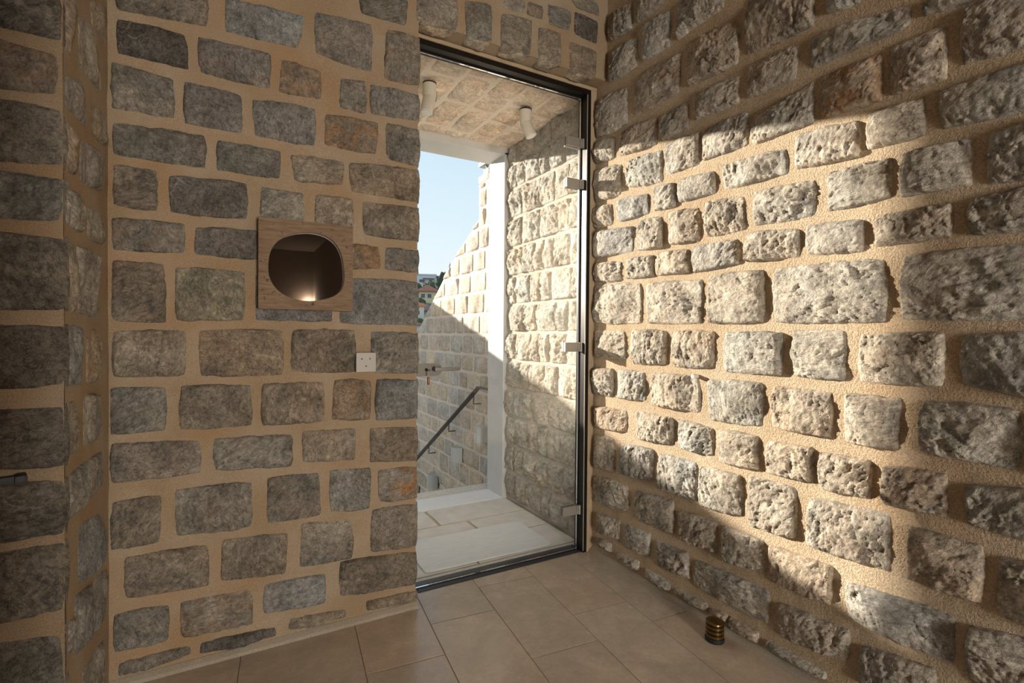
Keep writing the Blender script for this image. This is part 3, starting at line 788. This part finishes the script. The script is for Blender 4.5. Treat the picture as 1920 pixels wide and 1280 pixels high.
# key hanging in the lock
key = empty('key', (0.775, 2.135, 0.990), label='small key with a copper brown fob hanging from the glass door lock', cat='key')
def kp(mb, name, mat, smooth=True, lab=None):
    mb.v = [(x-0.775, y-2.135, z-0.990) for x, y, z in mb.v]
    o = mb.build(name, mat, key, smooth)
    if lab: o['label'] = lab
    return o
kp(MB().box(0.7735, 0.7765, 2.117, 2.143, 0.986, 0.994), 'key_blade', M['steel'], False)
kp(MB().lathe([(0.003, 0), (0.009, 0.001), (0.009, 0.004), (0.003, 0.005)], (0.775, 2.117, 0.9875), 16), 'key_bow', M['bronze'])
kp(MB().tube([(0.775, 2.115, 0.987), (0.774, 2.111, 0.975), (0.773, 2.111, 0.962)], 0.0022, 8), 'ring', M['steel'])
kp(MB().tube([(0.773, 2.111, 0.961), (0.773, 2.111, 0.958), (0.773, 2.111, 0.929), (0.773, 2.111, 0.925)], [0.004, 0.0062, 0.0062, 0.004], 14), 'fob', M['wood_fob'], True, 'copper brown cylinder fob')

# ================================================================== THINGS INSIDE
# square wooden mirror
mir = empty('wall_mirror', (0.259, yA-0.03, 1.395), label='square worn wood framed mirror with rounded egg shaped glass on the stone wall', cat='mirror')
mx, mz = 0.259, 1.395
outer_h = 0.1615
egg_px = [(-0.1305, -0.010), (-0.124, 0.042), (-0.100, 0.083), (-0.062, 0.108), (-0.022, 0.120), (0.022, 0.124), (0.066, 0.115), (0.100, 0.090), (0.121, 0.050), (0.129, 0.004), (0.131, -0.044), (0.122, -0.080), (0.096, -0.106), (0.055, -0.121), (0.010, -0.129), (-0.036, -0.125), (-0.078, -0.110), (-0.109, -0.083), (-0.126, -0.048)]
def catmull(pts, sub=4):
    n = len(pts); out = []
    for i in range(n):
        p0, p1, p2, p3 = [np.array(pts[(i+k-1) % n]) for k in range(4)]
        for s in range(sub):
            t = s/sub
            out.append(tuple(0.5*((2*p1)+(-p0+p2)*t+(2*p0-5*p1+4*p2-p3)*t*t+(-p0+3*p1-3*p2+p3)*t**3)))
    return out
egg = catmull(egg_px)
n = len(egg)
def sq_point(p, h):
    k = h/max(abs(p[0]), abs(p[1])); return (p[0]*k, p[1]*k)
ring_o = []
for p in egg: ring_o.append(sq_point(p, outer_h))
for cx_, cz_ in ((-1, -1), (-1, 1), (1, -1), (1, 1)):     # snap the nearest ring points to the corners
    k = min(range(n), key=lambda i: (ring_o[i][0]-cx_*outer_h)**2+(ring_o[i][1]-cz_*outer_h)**2)
    ring_o[k] = (cx_*outer_h, cz_*outer_h)
yf, yb = -0.024, 0.026      # frame front and back, about the empty
vs = [(*(q[0],), yf, q[1]) for q in ring_o]+[(q[0], yf, q[1]) for q in egg]+[(q[0], yb, q[1]) for q in ring_o]+[(q[0]*0.985, yf+0.022, q[1]*0.985) for q in egg]
fs = []
for i in range(n):
    j = (i+1) % n
    fs += [(i, j, n+j, n+i), (i, 2*n+i, 2*n+j, j), (n+i, n+j, 3*n+j, 3*n+i)]
fs.append(tuple(range(3*n-1, 2*n-1, -1)))
MB().add(vs, fs).build('frame', M['wood'], mir)
MB().prism([(q[0]*1.0, q[1]*1.0) for q in egg], 1, -0.006, 0.0).build('mirror_glass', M['mirror'], mir)
# small inset plugs and split lines of the old board
MB().box(0.114, 0.152, yf-0.0008, yf+0.002, -0.134, -0.112).build('board_patch', M['wood'], mir)

# outlet plate with three holes
pl = empty('outlet_plate', (0.478, yA-0.016, 1.036), label='square metal outlet plate with three small holes on the stone wall', cat='outlet plate')
MB().bbox(-0.0385, 0.0385, -0.016, 0.012, -0.038, 0.038, 0.0015).build('plate', M['plate'], pl)
for (dx, dz) in ((-0.0165, 0.0135), (0.0145, 0.0140), (0.0, -0.0150)):
    MB().tube([(dx, -0.0168, dz), (dx, -0.010, dz)], 0.0026, 12).build('hole', M['hole'], pl, True)

# ribbed brass doorstop on the floor
st = empty('door_stop', (1.612, 1.272, 0.0), label='short ribbed brass cylinder doorstop standing on the floor by the right wall', cat='doorstop')
MB().lathe([(0.0345, 0.0), (0.0355, 0.004), (0.0355, 0.012), (0.033, 0.015)], (0, 0, 0)).build('base', M['rubber'], st, True)
MB().lathe([(0.029, 0.014), (0.029, 0.066)], (0, 0, 0)).build('core', M['bronze'], st, True)
for k in range(3):
    z0 = 0.0165+0.0165*k
    MB().lathe([(0.031, z0), (0.0335, z0+0.0015), (0.0335, z0+0.0105), (0.031, z0+0.012)], (0, 0, 0)).build('ring', M['brass'], st, True)
MB().lathe([(0.031, 0.066), (0.0335, 0.0675), (0.0325, 0.0725), (0.027, 0.075), (0.004, 0.0755)], (0, 0, 0)).build('cap', M['brass'], st, True)

# little pipe end sticking out of the right wall
pg = MB().tube([(xB+0.01, 1.442, 0.984), (xB-0.032, 1.442, 0.984)], 0.0085, 16).build('pipe_stub', M['cream_paint'], None, True)
tag(pg, 'tiny pale pipe end poking from the mortar of the sunlit right wall', 'pipe end')

# black lever of the open door leaf at the left edge of the frame
d2 = empty('door_2', (-0.48, 1.50, 0.0), kind='structure')
hx, hy, ex, ey = -0.48, 1.50, -0.12, 0.30
L = math.hypot(ex-hx, ey-hy); t = Vector(((ex-hx)/L, (ey-hy)/L, 0)); nrm = Vector((-t.y, t.x, 0))
nrm = nrm if nrm.x > 0 else -nrm
def d2part(name, mat, a0, a1, n0, n1, z0, z1, parent, bev=0.002):
    mb = MB().bbox(a0, a1, n0, n1, z0, z1, bev)
    mb.v = [tuple(t*p[0]+nrm*p[1]+Vector((0, 0, p[2]))) for p in mb.v]
    return mb.build(name, mat, parent, True)
leaf = d2part('door_leaf', M['wood'], 0.005, L, -0.045, -0.002, 0.01, 2.45, d2)  # unseen leaf, made long, tall and opaque to shade the near pier
d2part('lever_neck', M['black_iron'], 0.774, 0.786, -0.002, 0.056, 0.978, 0.987, leaf)
d2part('lever', M['black_iron'], 0.768, 0.790, 0.050, 0.061, 0.9775, 0.9875, leaf, 0.003)

# wall lamp far behind, only seen in the mirror
wlmp = empty('wall_lamp', (1.58, -7.96, 1.72), label='small lit wall lamp reflected low in the round mirror glass', cat='lamp')
MB().bbox(-0.05, 0.05, -0.03, 0.03, -0.05, 0.05, 0.006).build('lamp_body', M['cream_paint'], wlmp, True)
MB().box(-0.10, -0.05, -0.012, 0.012, 0.02, 0.04).build('bracket', M['black_iron'], wlmp)
ld = bpy.data.lights.new('lamp_light', 'POINT'); ld.energy = 6; ld.color = (1.0, 0.80, 0.62); ld.shadow_soft_size = 0.02
lo = bpy.data.objects.new('lamp_light', ld); COL.objects.link(lo); lo.parent = wlmp; lo.location = (0, 0.06, 0.10)

# ================================================================== PORCH
XP = 1.728       # mortar face of the porch wall
wp = MB().box(XP+0.003, XP+0.5, 2.24, 3.12, -0.05, 2.95)
v, f = mortar_sheet(0, XP, -1, 2.20, 3.12, 0.0, 2.5, 14, 0.003)
wp.add(v.tolist(), f.tolist())
wall_porch = wp.build('wall_porch_right', M['mortar_out'], None, kind='structure')
fP = lambda A, B, h: (XP-h, A, B)
rs = np.random.RandomState(41)
z = 0.012; k = 0
ZC = [0.01, 0.195, 0.385, 0.58, 0.775, 0.97, 1.165, 1.355, 1.55, 1.75, 1.95, 2.15, 2.32, 2.46]
for r_ in range(len(ZC)-1):
    y = 3.115
    while y > 2.19:
        w = rs.uniform(0.10, 0.235)
        y0 = max(y-w, 2.17)
        if y0-2.17 < 0.07: y0 = 2.17
        z0, z1 = ZC[r_]+0.0065, ZC[r_+1]-0.0065
        if y > 2.25 or True:
            c = tuple(x*1.12 for x in tint(rs, (0.46, 0.42, 0.36), 0.08, 0.03))
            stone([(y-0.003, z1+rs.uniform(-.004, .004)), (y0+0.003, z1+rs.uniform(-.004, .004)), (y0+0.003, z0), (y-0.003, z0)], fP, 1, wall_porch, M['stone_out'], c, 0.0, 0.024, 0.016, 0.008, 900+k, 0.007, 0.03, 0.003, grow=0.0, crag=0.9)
        k += 1; y = y0
# left porch wall (out of sight, shades the porch)
MB().box(-0.6, -0.12, 2.24, 3.35, -0.05, 2.95).build('wall_porch_left', M['portal'], None, kind='structure')
# porch ceiling
ZP = 2.452
pcb = MB().box(-0.2, XP+0.1, 2.24, 3.10, ZP+0.003, 2.95)
v, f = mortar_sheet(2, ZP, -1, -0.12, XP+0.02, 2.18, 3.12, 15, 0.003)
pcb.add(v.tolist(), f.tolist())
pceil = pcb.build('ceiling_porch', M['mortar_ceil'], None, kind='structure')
fQ = lambda A, B, h: (A, B, ZP-h)
rs = np.random.RandomState(43)
xs = [1.74, 1.55, 1.385, 1.215, 1.04, 0.86, 0.68, 0.50, 0.32]
k = 0
for i in range(len(xs)-1):
    y = 3.10+rs.uniform(0, 0.2); 
    while y > 2.2:
        w = rs.uniform(0.2, 0.36); y0 = y-w
        a, b_ = min(y, 3.112), max(y0, 2.2)
        if a-b_ > 0.04:
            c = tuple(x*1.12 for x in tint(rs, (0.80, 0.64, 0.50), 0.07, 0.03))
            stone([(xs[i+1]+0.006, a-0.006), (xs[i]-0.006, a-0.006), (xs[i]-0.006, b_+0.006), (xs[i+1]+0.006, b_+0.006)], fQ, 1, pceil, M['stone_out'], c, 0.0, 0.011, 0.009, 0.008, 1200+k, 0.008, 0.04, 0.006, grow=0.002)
        k += 1; y = y0
# smooth stone portal of the outer opening
portal = empty('trim_3', (1.69, 3.235, 0.0), kind='structure')
def pp(mb, name, mat):
    mb.v = [(x-1.69, y-3.235, z) for x, y, z in mb.v]
    return mb.build(name, mat, portal, False)
pp(MB().bbox(1.690, 1.79, 3.115, 3.350, 0.0, 2.42, 0.003), 'jamb', M['portal'])
pp(MB().bbox(-0.2, 1.79, 3.115, 3.350, 2.403, 2.60, 0.003), 'lintel', M['portal'])
pp(MB().bbox(-0.2, 1.70, 3.117, 3.335, -0.05, 0.004, 0.002), 'threshold_stone', M['smooth_stone'])
# building above the porch
MB().box(-3.6, 1.69, 3.10, 3.33, 2.60, 3.6).build('wall_facade', M['facade'], None, kind='structure')
MB().box(-3.7, 2.3, -8.3, 3.10, 3.1, 3.3).build('roof_slab', M['facade'], None, kind='structure')

# porch floor slabs
pf = MB().box(-0.6, 1.75, 2.20, 3.12, -0.08, -0.006)
pf.box(-0.6, 1.78, 3.335, 3.50, -0.4, -0.03)
pfloor = pf.build('floor_porch', M['sand_joint'], None, kind='structure')
def slab(x0, x1, y0, y1, mat, name='paving_slab', z=0.0):
    o = MB().bbox(x0, x1, y0, y1, -0.03, z, 0.003).build(name, mat, pfloor); return o
rs = np.random.RandomState(4)
for x0, x1 in ((-0.1, 0.48), (0.49, 1.108), (1.128, 1.708)): slab(x0, x1, 2.842, 3.112, M['slab'])
for x0, x1 in ((-0.1, 0.70), (0.71, 1.284), (1.302, 1.708)): slab(x0, x1, 2.566, 2.830, M['slab'])
for x0, x1 in ((-0.1, 0.50), (0.51, 1.10), (1.11, 1.708)): slab(x0, x1, 2.272, 2.556, M['slab'])
slab(-0.1, 1.70, 2.218, 2.262, M['rough_slab'])
slab(-0.1, 1.775, 3.340, 3.500, M['rough_slab'], 'landing_slab', -0.004)

# doormat
def rrect(x0, x1, y0, y1, r, n=8):
    pts = []
    for cx_, cy_, a0 in ((x1-r, y1-r, 0), (x0+r, y1-r, 90), (x0+r, y0+r, 180), (x1-r, y0+r, 270)):
        pts += [(cx_+r*math.cos(math.radians(a0+90*k/n)), cy_+r*math.sin(math.radians(a0+90*k/n))) for k in range(n+1)]
    return pts
mb = MB().prism(rrect(-0.362, 0.362, -0.190, 0.190, 0.028), 2, 0.0, 0.008)
dm = mb.build('doormat', M['mat'], None)
dm.location = (1.194, 2.478, 0.001); dm.rotation_euler = (0, 0, math.radians(-0.9))
tag(dm, 'pale grey rectangular doormat with rounded corners on the porch floor behind glass', 'doormat')

# ceiling spots
def spot(loc, yawd, tilt, label):
    o = empty('ceiling_spot', loc, label=label, cat='spotlight', group='ceiling spotlights on the porch')
    MB().lathe([(0.036, 0.0), (0.036, -0.006), (0.034, -0.007)], (0, 0, 0), 24).build('mount', M['black_metal'], o, True)
    body = MB().lathe([(0.034, -0.006), (0.034, -0.060), (0.030, -0.085), (0.024, -0.090)], (0, 0, 0), 24).build('body', M['cream_paint'], o, True)
    d = Vector((math.sin(tilt)*math.cos(yawd), math.sin(tilt)*math.sin(yawd), -math.cos(tilt)))
    p0 = Vector((0, 0, -0.072)); 
    hd = MB().tube([p0-d*0.012, p0, p0+d*0.085, p0+d*0.088], [0.026, 0.032, 0.032, 0.029], 24).build('head', M['cream_paint'], o, True)
    MB().tube([p0+d*0.0885, p0+d*0.090], 0.024, 20).build('lens', M['lens'], hd, True)
    MB().box(0.018, 0.036, -0.008, 0.008, -0.085, -0.04).build('swivel', M['steel'], o)
    return o
spot((0.905, 2.482, 2.432), math.radians(200), math.radians(14), 'left of the two whole cream ceiling spots over the porch mat')
spot((1.484, 2.492, 2.432), math.radians(-30), math.radians(24), 'right cream ceiling spot, near the porch side wall')
spot((0.765, 2.345, 2.432), math.radians(-110), math.radians(50), 'cream ceiling spot mostly hidden behind the stone wall edge')

# ================================================================== OUTSIDE STAIR
XO = 1.79
prof = [(3.30, -2.5), (3.30, 2.37), (3.73, 2.37), (3.73, 2.09), (4.30, 1.80), (5.04, 1.30), (6.60, 0.24), (6.60, -2.5)]
wo = MB().prism(prof, 0, XO+0.002, XO+0.35)
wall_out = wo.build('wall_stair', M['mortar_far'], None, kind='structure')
fO = lambda A, B, h: (XO-h, A, B)
rs = np.random.RandomState(61)
def ztop(y):
    if y < 3.73: return 2.365
    if y < 4.30: return 2.085-0.50*(y-3.73)
    if y < 5.04: return 1.80-0.6757*(y-4.30)
    return 1.30-0.68*(y-5.04)
zc_ = -1.12; k = 0
while zc_ < 2.36:
    hgt = rs.uniform(0.145, 0.185)
    y = 3.36 if rs.rand() < 0.5 else 3.28
    while y < 6.4:
        w = rs.uniform(0.16, 0.34)
        if y < 3.73 < y+w and zc_+hgt > 2.09: w = 3.73-y
        y0, y1, z0, z1 = y+0.011, y+w-0.011, zc_+0.010, zc_+hgt-0.010
        zl, zr = ztop(y0+1e-4)-0.004, ztop(y1-1e-4)-0.004
        if z0 < zl-0.03 and w > 0.05:
            zr2 = max(zr, z0+0.004)
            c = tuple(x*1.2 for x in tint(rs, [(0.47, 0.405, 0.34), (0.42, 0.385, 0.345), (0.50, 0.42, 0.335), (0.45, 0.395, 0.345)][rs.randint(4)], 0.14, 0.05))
            if zr < z0:      # cut off by the slope before its far end
                y1 = y0+(y1-y0)*max(0.25, (zl-z0)/max(zl-zr, 1e-3)); zr2 = z0+0.008
            # winding: towards -x the reader sees y decreasing to the right
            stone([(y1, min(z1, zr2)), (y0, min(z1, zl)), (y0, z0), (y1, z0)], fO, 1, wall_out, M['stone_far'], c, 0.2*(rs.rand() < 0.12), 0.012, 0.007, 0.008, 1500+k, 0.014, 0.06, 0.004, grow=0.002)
        k += 1; y += w
    zc_ += hgt
# steps going down
stair = empty('stair', (1.3, 3.5, 0.0), kind='structure')
for i in range(9):
    MB().bbox(-0.75, 0.485, 0.32*i, 0.32*i+0.34, -0.19*(i+1)-0.5, -0.19*(i+1), 0.004).build('step', M['rough_slab'], stair)
# handrail
hr = empty('handrail', (1.715, 3.56, 0.732), label='dark flat bar handrail sloping down the outdoor stair wall', cat='handrail')
p_a, p_b = Vector((0, 0, 0)), Vector((0, 1.9, 1.9*(-0.6)))
sl = (p_b-p_a).normalized()
MB().bar(p_a, p_b, 0.040, 0.012, (0, 0.51, 0.86)).bar((0, -0.26, 0.004), (0, 0.006, 0.004), 0.040, 0.012).build('rail', M['dark_steel'], hr)
for yb in (0.09, 0.60, 1.10, 1.65):
    zb = (-0.6)*yb
    MB().tube([(0, yb, zb-0.006), (0, yb, zb-0.085), (0.078, yb+0.004, zb-0.085)], 0.0055, 8).build('bracket', M['dark_steel'], hr)
# step lights
for (y, z, lb) in ((3.57, 0.363, 'grey step light half hidden behind the right portal jamb'), (4.075, 0.10, 'topmost fully visible grey step light on the outdoor stair wall, right of the others'), (4.652, -0.283, 'middle grey half round step light, low on the outdoor stair wall'), (5.205, -0.53, 'lowest grey step light, half hidden behind the landing edge')):
    o = empty('step_light', (XO, y, z), label=lb, cat='wall light', group='step lights along the outdoor stair')
    arc = [(-0.085*math.sin(a), 0.075*math.cos(a)) for a in [math.pi*k/14 for k in range(15)]]
    mb = MB()
    ns = len(arc)
    vs = [(p[0], p[1], zz) for zz in (-0.063, 0.063) for p in arc]
    fs = [(i, i+1, ns+i+1, ns+i) for i in range(ns-1)]+[tuple(range(ns)), tuple(range(2*ns-1, ns-1, -1)), (0, ns, 2*ns-1, ns-1)]
    mb.add(vs, fs).build('shade', M['grey_paint'], o, True)
    MB().box(-0.012, 0.004, -0.082, 0.082, -0.058, 0.058).build('back_plate', M['dark_steel'], o)
# floodlight on the high end of the stair wall
fx = empty('floodlight', (1.82, 3.60, 2.428), label='grey floodlight on a bracket atop the outdoor wall, just under the portal', cat='floodlight')
MB().bbox(-0.03, 0.07, -0.09, 0.15, 0.08, 0.115, 0.004).build('lamp_head', M['grey_paint'], fx)
MB().box(-0.02, 0.06, -0.012, 0.07, 0.0, 0.04).build('gear_box', M['grey_paint'], fx)
MB().bar((0.0, 0.0, 0.038), (0.0, -0.02, 0.085), 0.012, 0.008).build('bracket', M['dark_steel'], fx)
MB().bar((0.0, 0.05, 0.038), (0.0, 0.06, 0.085), 0.012, 0.008).build('bracket', M['dark_steel'], fx)
wbk = MB().bbox(1.785, 2.10, 3.585, 3.735, 2.371, 2.425, 0.004).build('coping_block', M['white_block'], None)
tag(wbk, 'small white coping block on top of the outdoor wall under the floodlight', 'coping block')

# unseen wall and house block, added to shape the edges of the sun patch
MB().prism([(-5.0, -3.0), (0.85, -3.0), (0.85, 2.02), (-2.0, 1.70), (-5.0, 1.36)], 1, 7.0, 7.3).build('wall_sun_blocker', M['facade'], None, kind='structure')
nb = empty('sun_blocker', (-7.6, 8.0, -3.0), label='unseen rendered house block beyond the mirror wall, added to cut the low sun', cat='house')
MB().box(-4, 4.76, -0.65, 0.59, 0, 8.6).build('wall', M['facade'], nb)
MB().prism([(-4.2, 8.6), (4.9, 8.6), (0.3, 10.2)], 1, -0.8, 0.7).build('roof', M['roof_red'], nb)

# ================================================================== HILLSIDE
na, nb_ = 60, 40
X, Y = np.meshgrid(np.linspace(-80, 160, na+1), np.concatenate([[6.7, 12], np.linspace(20, 300, nb_-1)]), indexing='ij')
Z = np.interp(Y, [6.7, 12, 40, 60, 80, 100, 130, 220, 300], [-3.2, -6, -3, 1.0, 4.5, 9.0, 13.0, 16.0, 22.0])+fbm(X*0.05, Y*0.05, 3, 3)*1.2*np.clip((Y-15)/40, 0, 1)
me = mesh_np('hillside', np.stack([X.ravel(), Y.ravel(), Z.ravel()], 1), grid_faces(na, nb_), M['hill'])
hill = bpy.data.objects.new('hillside', me); COL.objects.link(hill); hill['kind'] = 'structure'

def gable(mb, w, d, z0, h): return mb
def house(name, loc, rz, w, d, h, wallm, roofm, roofh, label, over=0.5, flat=False, wins=()):
    o = empty(name, loc, label=label, cat='house'); o.rotation_euler = (0, 0, rz)
    wl_ = MB().box(-w/2, w/2, -d/2, d/2, -4, h).build('wall', wallm, o)
    if flat:
        MB().bbox(-w/2-over, w/2+over, -d/2-over, d/2+over, h, h+roofh, 0.05).build('roof', roofm, o)
    else:
        W_, D_ = w/2+over, d/2+over
        MB().add([(-W_, -D_, h), (W_, -D_, h), (W_, D_, h), (-W_, D_, h), (-W_*0.08, 0, h+roofh), (W_*0.08, 0, h+roofh), (-W_, -D_, h-0.15), (W_, -D_, h-0.15), (W_, D_, h-0.15), (-W_, D_, h-0.15)],
                 [(0,1,5,4),(1,2,5),(2,3,4,5),(3,0,4),(6,7,1,0),(7,8,2,1),(8,9,3,2),(9,6,0,3),(9,8,7,6)]).build('roof', roofm, o)
    for (x, z, ww, hh) in wins:
        fr_ = MB().box(x-ww/2, x+ww/2, -d/2-0.06, -d/2+0.05, z, z+hh).build('window', M['house_white'], o)
        MB().box(x-ww/2+0.08, x+ww/2-0.08, -d/2-0.07, -d/2-0.05, z+0.08, z+hh-0.08).build('pane', M['far_window'], fr_)
    return o
RZ = -math.atan2(0.34, 0.94)
wh = house('hillside_house', (40.2, 117.5, 12.3), RZ, 8.6, 6, 2.6, M['house_white'], M['house_white'], 0.35, 'white flat roofed house with pergola at the top of the hill', 0.15, True, ((-2.2, 0.9, 1.0, 0.8), (1.0, 0.9, 1.4, 0.8), (3.0, 0.9, 0.8, 0.8)))
pgm = MB().box(1.2, 6.6, -3.6, -1.2, 1.75, 1.95)
for x in (1.4, 3.9, 6.4): pgm.box(x-0.08, x+0.08, -3.5, -3.3, -1, 1.75)
pgm.build('pergola', M['roof_dark'], wh)
MB().box(-1.8, -1.5, -0.2, 0.2, 2.9, 4.6).build('chimney', M['house_white'], wh)
house('hillside_house', (33.2, 91.3, 7.6), RZ, 3.2, 3.0, 1.55, M['house_yellow'], M['roof_red'], 1.25, 'small yellow house with a red hipped roof on the hill', 0.55, False, ((-0.9, 0.15, 0.9, 0.9), (0.3, 0.15, 0.9, 0.9)))
house('hillside_house', (24.0, 73.0, 3.7), RZ+0.5, 2.6, 3, 1.6, M['house_cream'], M['roof_orange'], 1.1, 'cream house with a bright orange roof below the yellow house', 0.2, False, ((0.3, 0.2, 0.6, 0.7),))
house('hillside_house', (28.6, 81.5, 4.4), RZ, 4.6, 3, 0.75, M['house_white'], M['roof_dark'], 1.2, 'house with a purple brown roof behind the orange roofed one', 0.4, False, ((0.2, 0.0, 0.8, 0.5),))
house('hillside_house', (19.6, 58.2, 1.1), RZ, 1.3, 1.5, 1.15, M['house_white'], M['roof_red'], 0.35, 'tiny white house front with a window, lowest on the hill', 0.3, False, ((0.1, 0.3, 0.35, 0.55),))

def leafy(name, loc, rx, rz, mat, label, seed, trunk=True, pointy=False):
    o = empty(name, loc, label=label, cat='tree', group='trees on the hillside')
    bm = bmesh.new()
    bmesh.ops.create_icosphere(bm, subdivisions=4, radius=1)
    for p in bm.verts:
        c = p.co
        k = 1+0.30*float(fbm(np.array([c.x*2.3+c.z*1.1+seed]), np.array([c.y*2.3-c.z*1.7]), seed, 4)[0])+0.10*float(vnoise(np.array([c.x*9+seed]), np.array([c.y*9+c.z*7]), seed)[0])
        w_ = (1-0.75*max(0, c.z)) if pointy else 1
        p.co = Vector((c.x*rx*k*w_, c.y*rx*k*w_, (c.z*k+0.85)*rz))
    MB().frombm(bm).build('crown', mat, o, True)
    if trunk: MB().tube([(0, 0, -rz*0.6-1), (0, 0, rz*0.6)], [rx*0.12, rx*0.06], 8).build('trunk', M['roof_dark'], o, True)
    return o
leafy('dense_tree', (37.6, 94.2, 9.3), 1.7, 2.1, M['foliage_dark'], 'dark bushy tree right of the white house, touching the wall edge', 1)
leafy('cypress', (53.9, 130.6, 16.0), 0.42, 2.5, M['foliage_dark'], 'thin dark cypress spike standing against the sky above the wall', 2, True, True)
bush_labels = ['dark shrub clump just under the white flat roofed house', 'dark shrub clump under the bushy tree by the white house', 'shrub at the left end of the yellow house', 'shrub hedge in front of the yellow house, right part', 'shrub hedge in front of the yellow house, left part', 'shrub below the bright orange roof', 'lowest shrub, next to the tiny white house front', 'shrub right of the cream house with the orange roof']
for i, (x, y, z, r, h_) in enumerate(((34.6, 103, 9.6, 1.5, 1.2), (39.2, 105.5, 10.2, 1.9, 1.3), (30.6, 96, 8.0, 1.0, 0.9), (33.6, 85.2, 6.1, 1.3, 0.8), (30.3, 87.5, 6.2, 1.0, 0.75), (23.3, 67.4, 2.0, 0.75, 0.7), (21.4, 65.2, 1.9, 0.7, 0.6), (25.8, 69.5, 3.0, 0.75, 0.6))):
    o = leafy('shrub', (x, y, z), r, h_, M['foliage'], bush_labels[i], 10+i, False)
    o['category'] = 'shrub'; o['group'] = 'shrub clumps on the hillside'
